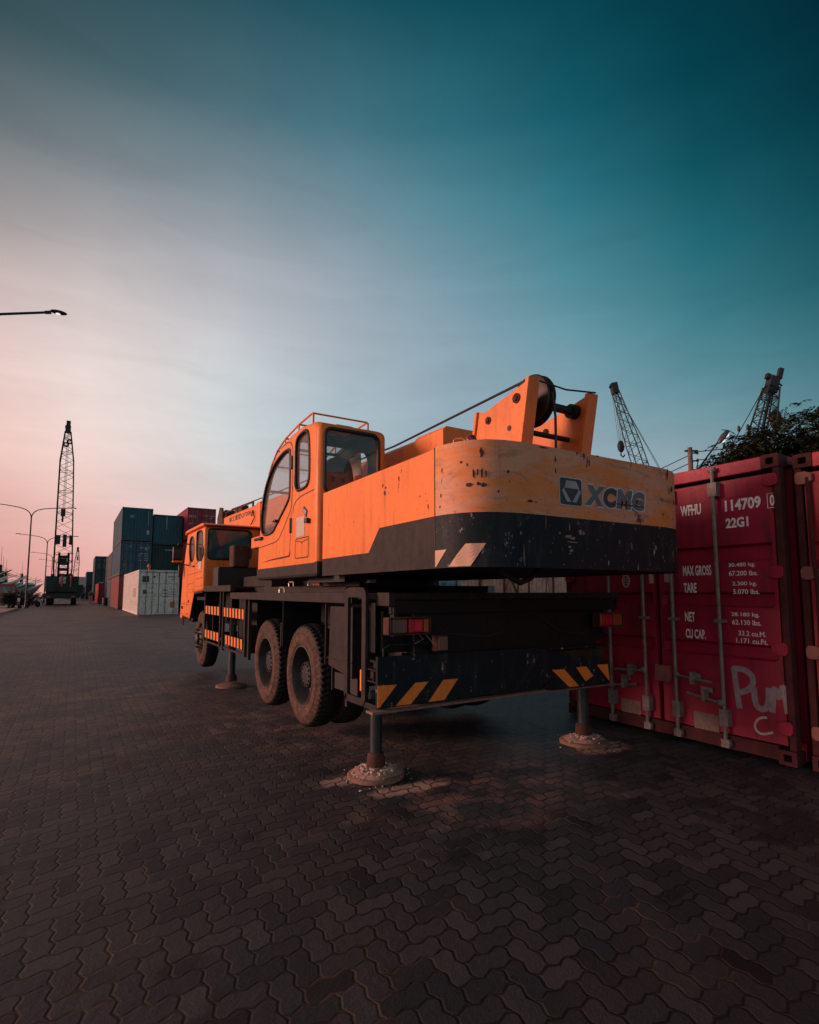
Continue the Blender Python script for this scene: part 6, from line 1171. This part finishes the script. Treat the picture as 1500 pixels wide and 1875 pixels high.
# drum, person, trailer, shed far off
dr = thing('oil_drum', 'dark drum standing at the foot of the grey blue container', 'drum', (3.05, 70.4, 0)); MB().lathe([(0, .001), (0, .26), (.28, .26), (.29, .275), (.31, .26), (.58, .26), (.59, .275), (.61, .26), (.86, .26), (.86, .24), (.84, .001)], (0, 0, 0), 'z', 24).build('drum_body', DARK, dr, smooth=True)
pe = thing('person', 'person in a green top and pale trousers standing near the small red container', 'person', (2.05, 88, 0)); at((0, 0, 0))
def skin(name, pts, edges, rad, mat, parent):
    me = bpy.data.meshes.new(name); me.from_pydata(pts, edges, []); o = bpy.data.objects.new(name, me); COL.objects.link(o)
    md = o.modifiers.new('s', 'SKIN'); o.modifiers.new('d', 'SUBSURF').levels = 1
    for v, r in zip(me.skin_vertices[0].data, rad): v.radius = r if isinstance(r, tuple) else (r, r)
    me.skin_vertices[0].data[0].use_root = True
    bpy.context.view_layer.update(); dg = bpy.context.evaluated_depsgraph_get(); nm = bpy.data.meshes.new_from_object(o.evaluated_get(dg)); bpy.data.objects.remove(o)
    nm.materials.clear(); nm.materials.append(mat); nm.polygons.foreach_set('use_smooth', [True] * len(nm.polygons)); n = bpy.data.objects.new(name, nm); COL.objects.link(n); n.parent = parent; return n
SKINM = plain('brown skin', (.16, .075, .05), .6); TOP = plain('green shirt cloth', (.02, .13, .085), .8); TRO = plain('pale trouser cloth', (.34, .31, .29), .8)
P_ = [(0, 0, .92), (0, 0, 1.2), (0, 0, 1.42), (0, 0, 1.5), (0, -.02, 1.62), (.09, 0, .88), (.1, -.02, .48), (.1, 0, .08), (.1, -.14, .04), (-.09, 0, .88), (-.11, -.03, .48), (-.12, 0, .08), (-.12, -.14, .04), (.18, 0, 1.40), (.24, .02, 1.12), (.25, -.06, .88), (.25, -.09, .78), (-.18, 0, 1.40), (-.24, .02, 1.12), (-.25, -.06, .88), (-.25, -.09, .78)]
E_ = [(0, 1), (1, 2), (2, 3), (3, 4), (0, 5), (5, 6), (6, 7), (7, 8), (0, 9), (9, 10), (10, 11), (11, 12), (2, 13), (13, 14), (14, 15), (15, 16), (2, 17), (17, 18), (18, 19), (19, 20)]
skin('body', P_, E_, [.13, .12, .12, .055, .095, .085, .058, .042, .035, .085, .058, .042, .035, .06, .045, .034, .03, .06, .045, .034, .03], SKINM, pe)
skin('shirt', [P_[0], P_[1], P_[2], P_[13], P_[14], P_[17], P_[18]], [(0, 1), (1, 2), (2, 3), (3, 4), (2, 5), (5, 6)], [.15, .145, .145, .08, .065, .08, .065], TOP, pe)
skin('trousers', [P_[0], P_[5], P_[6], P_[7], P_[9], P_[10], P_[11]], [(0, 1), (1, 2), (2, 3), (0, 4), (4, 5), (5, 6)], [.14, .105, .078, .062, .105, .078, .062], TRO, pe)
MB().ball((0, .0, 1.67), .10, .11, .09, 14, 8).build('hair', DARK, pe, smooth=True)
tr = thing('flat_trailer', 'dark flat trailer parked beyond the lattice crane carrier', 'trailer', (1.6, 112, 0))
MB().box(-1.9, 2.2, 0, 6, .95, 1.35).box(-1.9, -1.7, .0, .2, 1.35, 1.8).build('bed', CRBODY, tr, bevel=.02)
for x in (-1.4, 1.6):
    for y in (.9, 2.1): MB().lathe([(0, .001), (0, .4), (.06, .48), (.35, .48), (.4, .4)], (x - .2, y, .48), 'x', 18).build('wheel', RUBBER, tr)
sh = thing('warehouse', 'far grey warehouse with a pale roof behind the lattice crane carrier', 'warehouse', (1.5, 190, 0))
MB().box(-6, 14, 0, 20, 0, 3.1).build('wall', paint('grey warehouse wall', (.09, .12, .125), .8, .2, (.05, .05, .05), .4, scale=.2), sh)
MB().prism([(-.8, 3.0), (20.8, 3.0), (10, 6.3)], 'x', -7, 15).build('roof', paint('pale tin roof', (.30, .25, .235), .6, .2, (.12, .09, .08), .5, scale=.2), sh)
MB().box(2.2, 6, -.05, 0, .3, 2.4).box(-2.6, .4, -.05, 0, .3, 2.2).build('shutter', DARK, sh)
MB().box(2.4, 7.0, 4, 9, 4.2, 5.6).build('roof_tank', BLUEC, sh, bevel=.1)

# ------------------------------------------------------------ gravel heaped over the two tail feet
GRAV = NT('pale gravel'); n_ = GRAV.noise(60, 5, .7); ge = GRAV.N.new('ShaderNodeNewGeometry'); 
GRAV.bsdf(GRAV.mix(ge.outputs['Random Per Island'], (.28, .18, .155), (.66, .48, .42)), .85, 0, GRAV.bump(n_, .4, .004), .3)
SANDM = NT('heaped sand'); n_ = SANDM.noise(45, 6, .75); SANDM.bsdf(SANDM.mix(n_, (.26, .15, .125), (.60, .40, .34)), .9, 0, SANDM.bump(SANDM.noise(90, 6, .8), 1.0, .012), .2)
def heap(c, r, h, seed, label, tilt, n=190):
    rn = random.Random(seed); t = thing('gravel_heap', label, 'gravel heap', c, 0, 'gravel heaps on the tail feet'); at((0, 0, 0)); N, M = 56, 10; vs = [(0, 0, h)]
    from mathutils import noise as mn
    for i in range(1, M + 1):
        f = i / M
        for k in range(N):
            a = 2 * math.pi * k / N; rr_ = r * f * (1 + .12 * mn.noise(Vector((math.cos(a) * 1.5, math.sin(a) * 1.5, seed))) + (tilt[2] if False else 0)); z = h * (1 - f ** 3.2) + .030 * mn.noise(Vector((math.cos(a) * f * 6, math.sin(a) * f * 6, seed + 3))) * (1 - f)
            vs.append((math.cos(a) * rr_ * tilt[0], math.sin(a) * rr_ * tilt[1], max(z, -.003) if i < M else -.004))
    fs = [(0, 1 + k, 1 + (k + 1) % N) for k in range(N)] + [(1 + (i - 1) * N + k, 1 + i * N + k, 1 + i * N + (k + 1) % N, 1 + (i - 1) * N + (k + 1) % N) for i in range(1, M) for k in range(N)]
    MB().add(vs, fs).build('mound', SANDM.mat, t, smooth=True)
    m = MB()
    for _ in range(n):
        a = rn.uniform(0, 2 * math.pi); f = min(1.8, abs(rn.gauss(.0, .62))); x, y = math.cos(a) * r * f * tilt[0], math.sin(a) * r * f * tilt[1]; z = h * (1 - min(1, f) ** 3.2) if f < 1.04 else -.030; s = rn.choice((.003, .004, .005, .006, .007, .012)) * (1.2 if f < .7 else .8)
        b0 = len(m.v); m.ball((x, y, z + s * .3), s * rn.uniform(.8, 1.4), s * rn.uniform(.8, 1.4), s * .8, 6, 4); 
        for q in range(b0, len(m.v)): p = m.v[q]; m.v[q] = (p[0] + rn.uniform(-.15, .15) * s, p[1] + rn.uniform(-.15, .15) * s, p[2] + rn.uniform(-.15, .15) * s)
    tag(m.build('gravel', GRAV.mat, t), kind='stuff')
heap((2.10, 3.97, .030), .215, .045, 4, 'pale gravel heap round the nearest outrigger foot, brightly lit', (1.0, 1.0, 0), 620)
heap((4.27, 3.80, .030), .22, .04, 9, 'brownish gravel heap round the foot beside the red container', (1.0, .9, 0), 420)
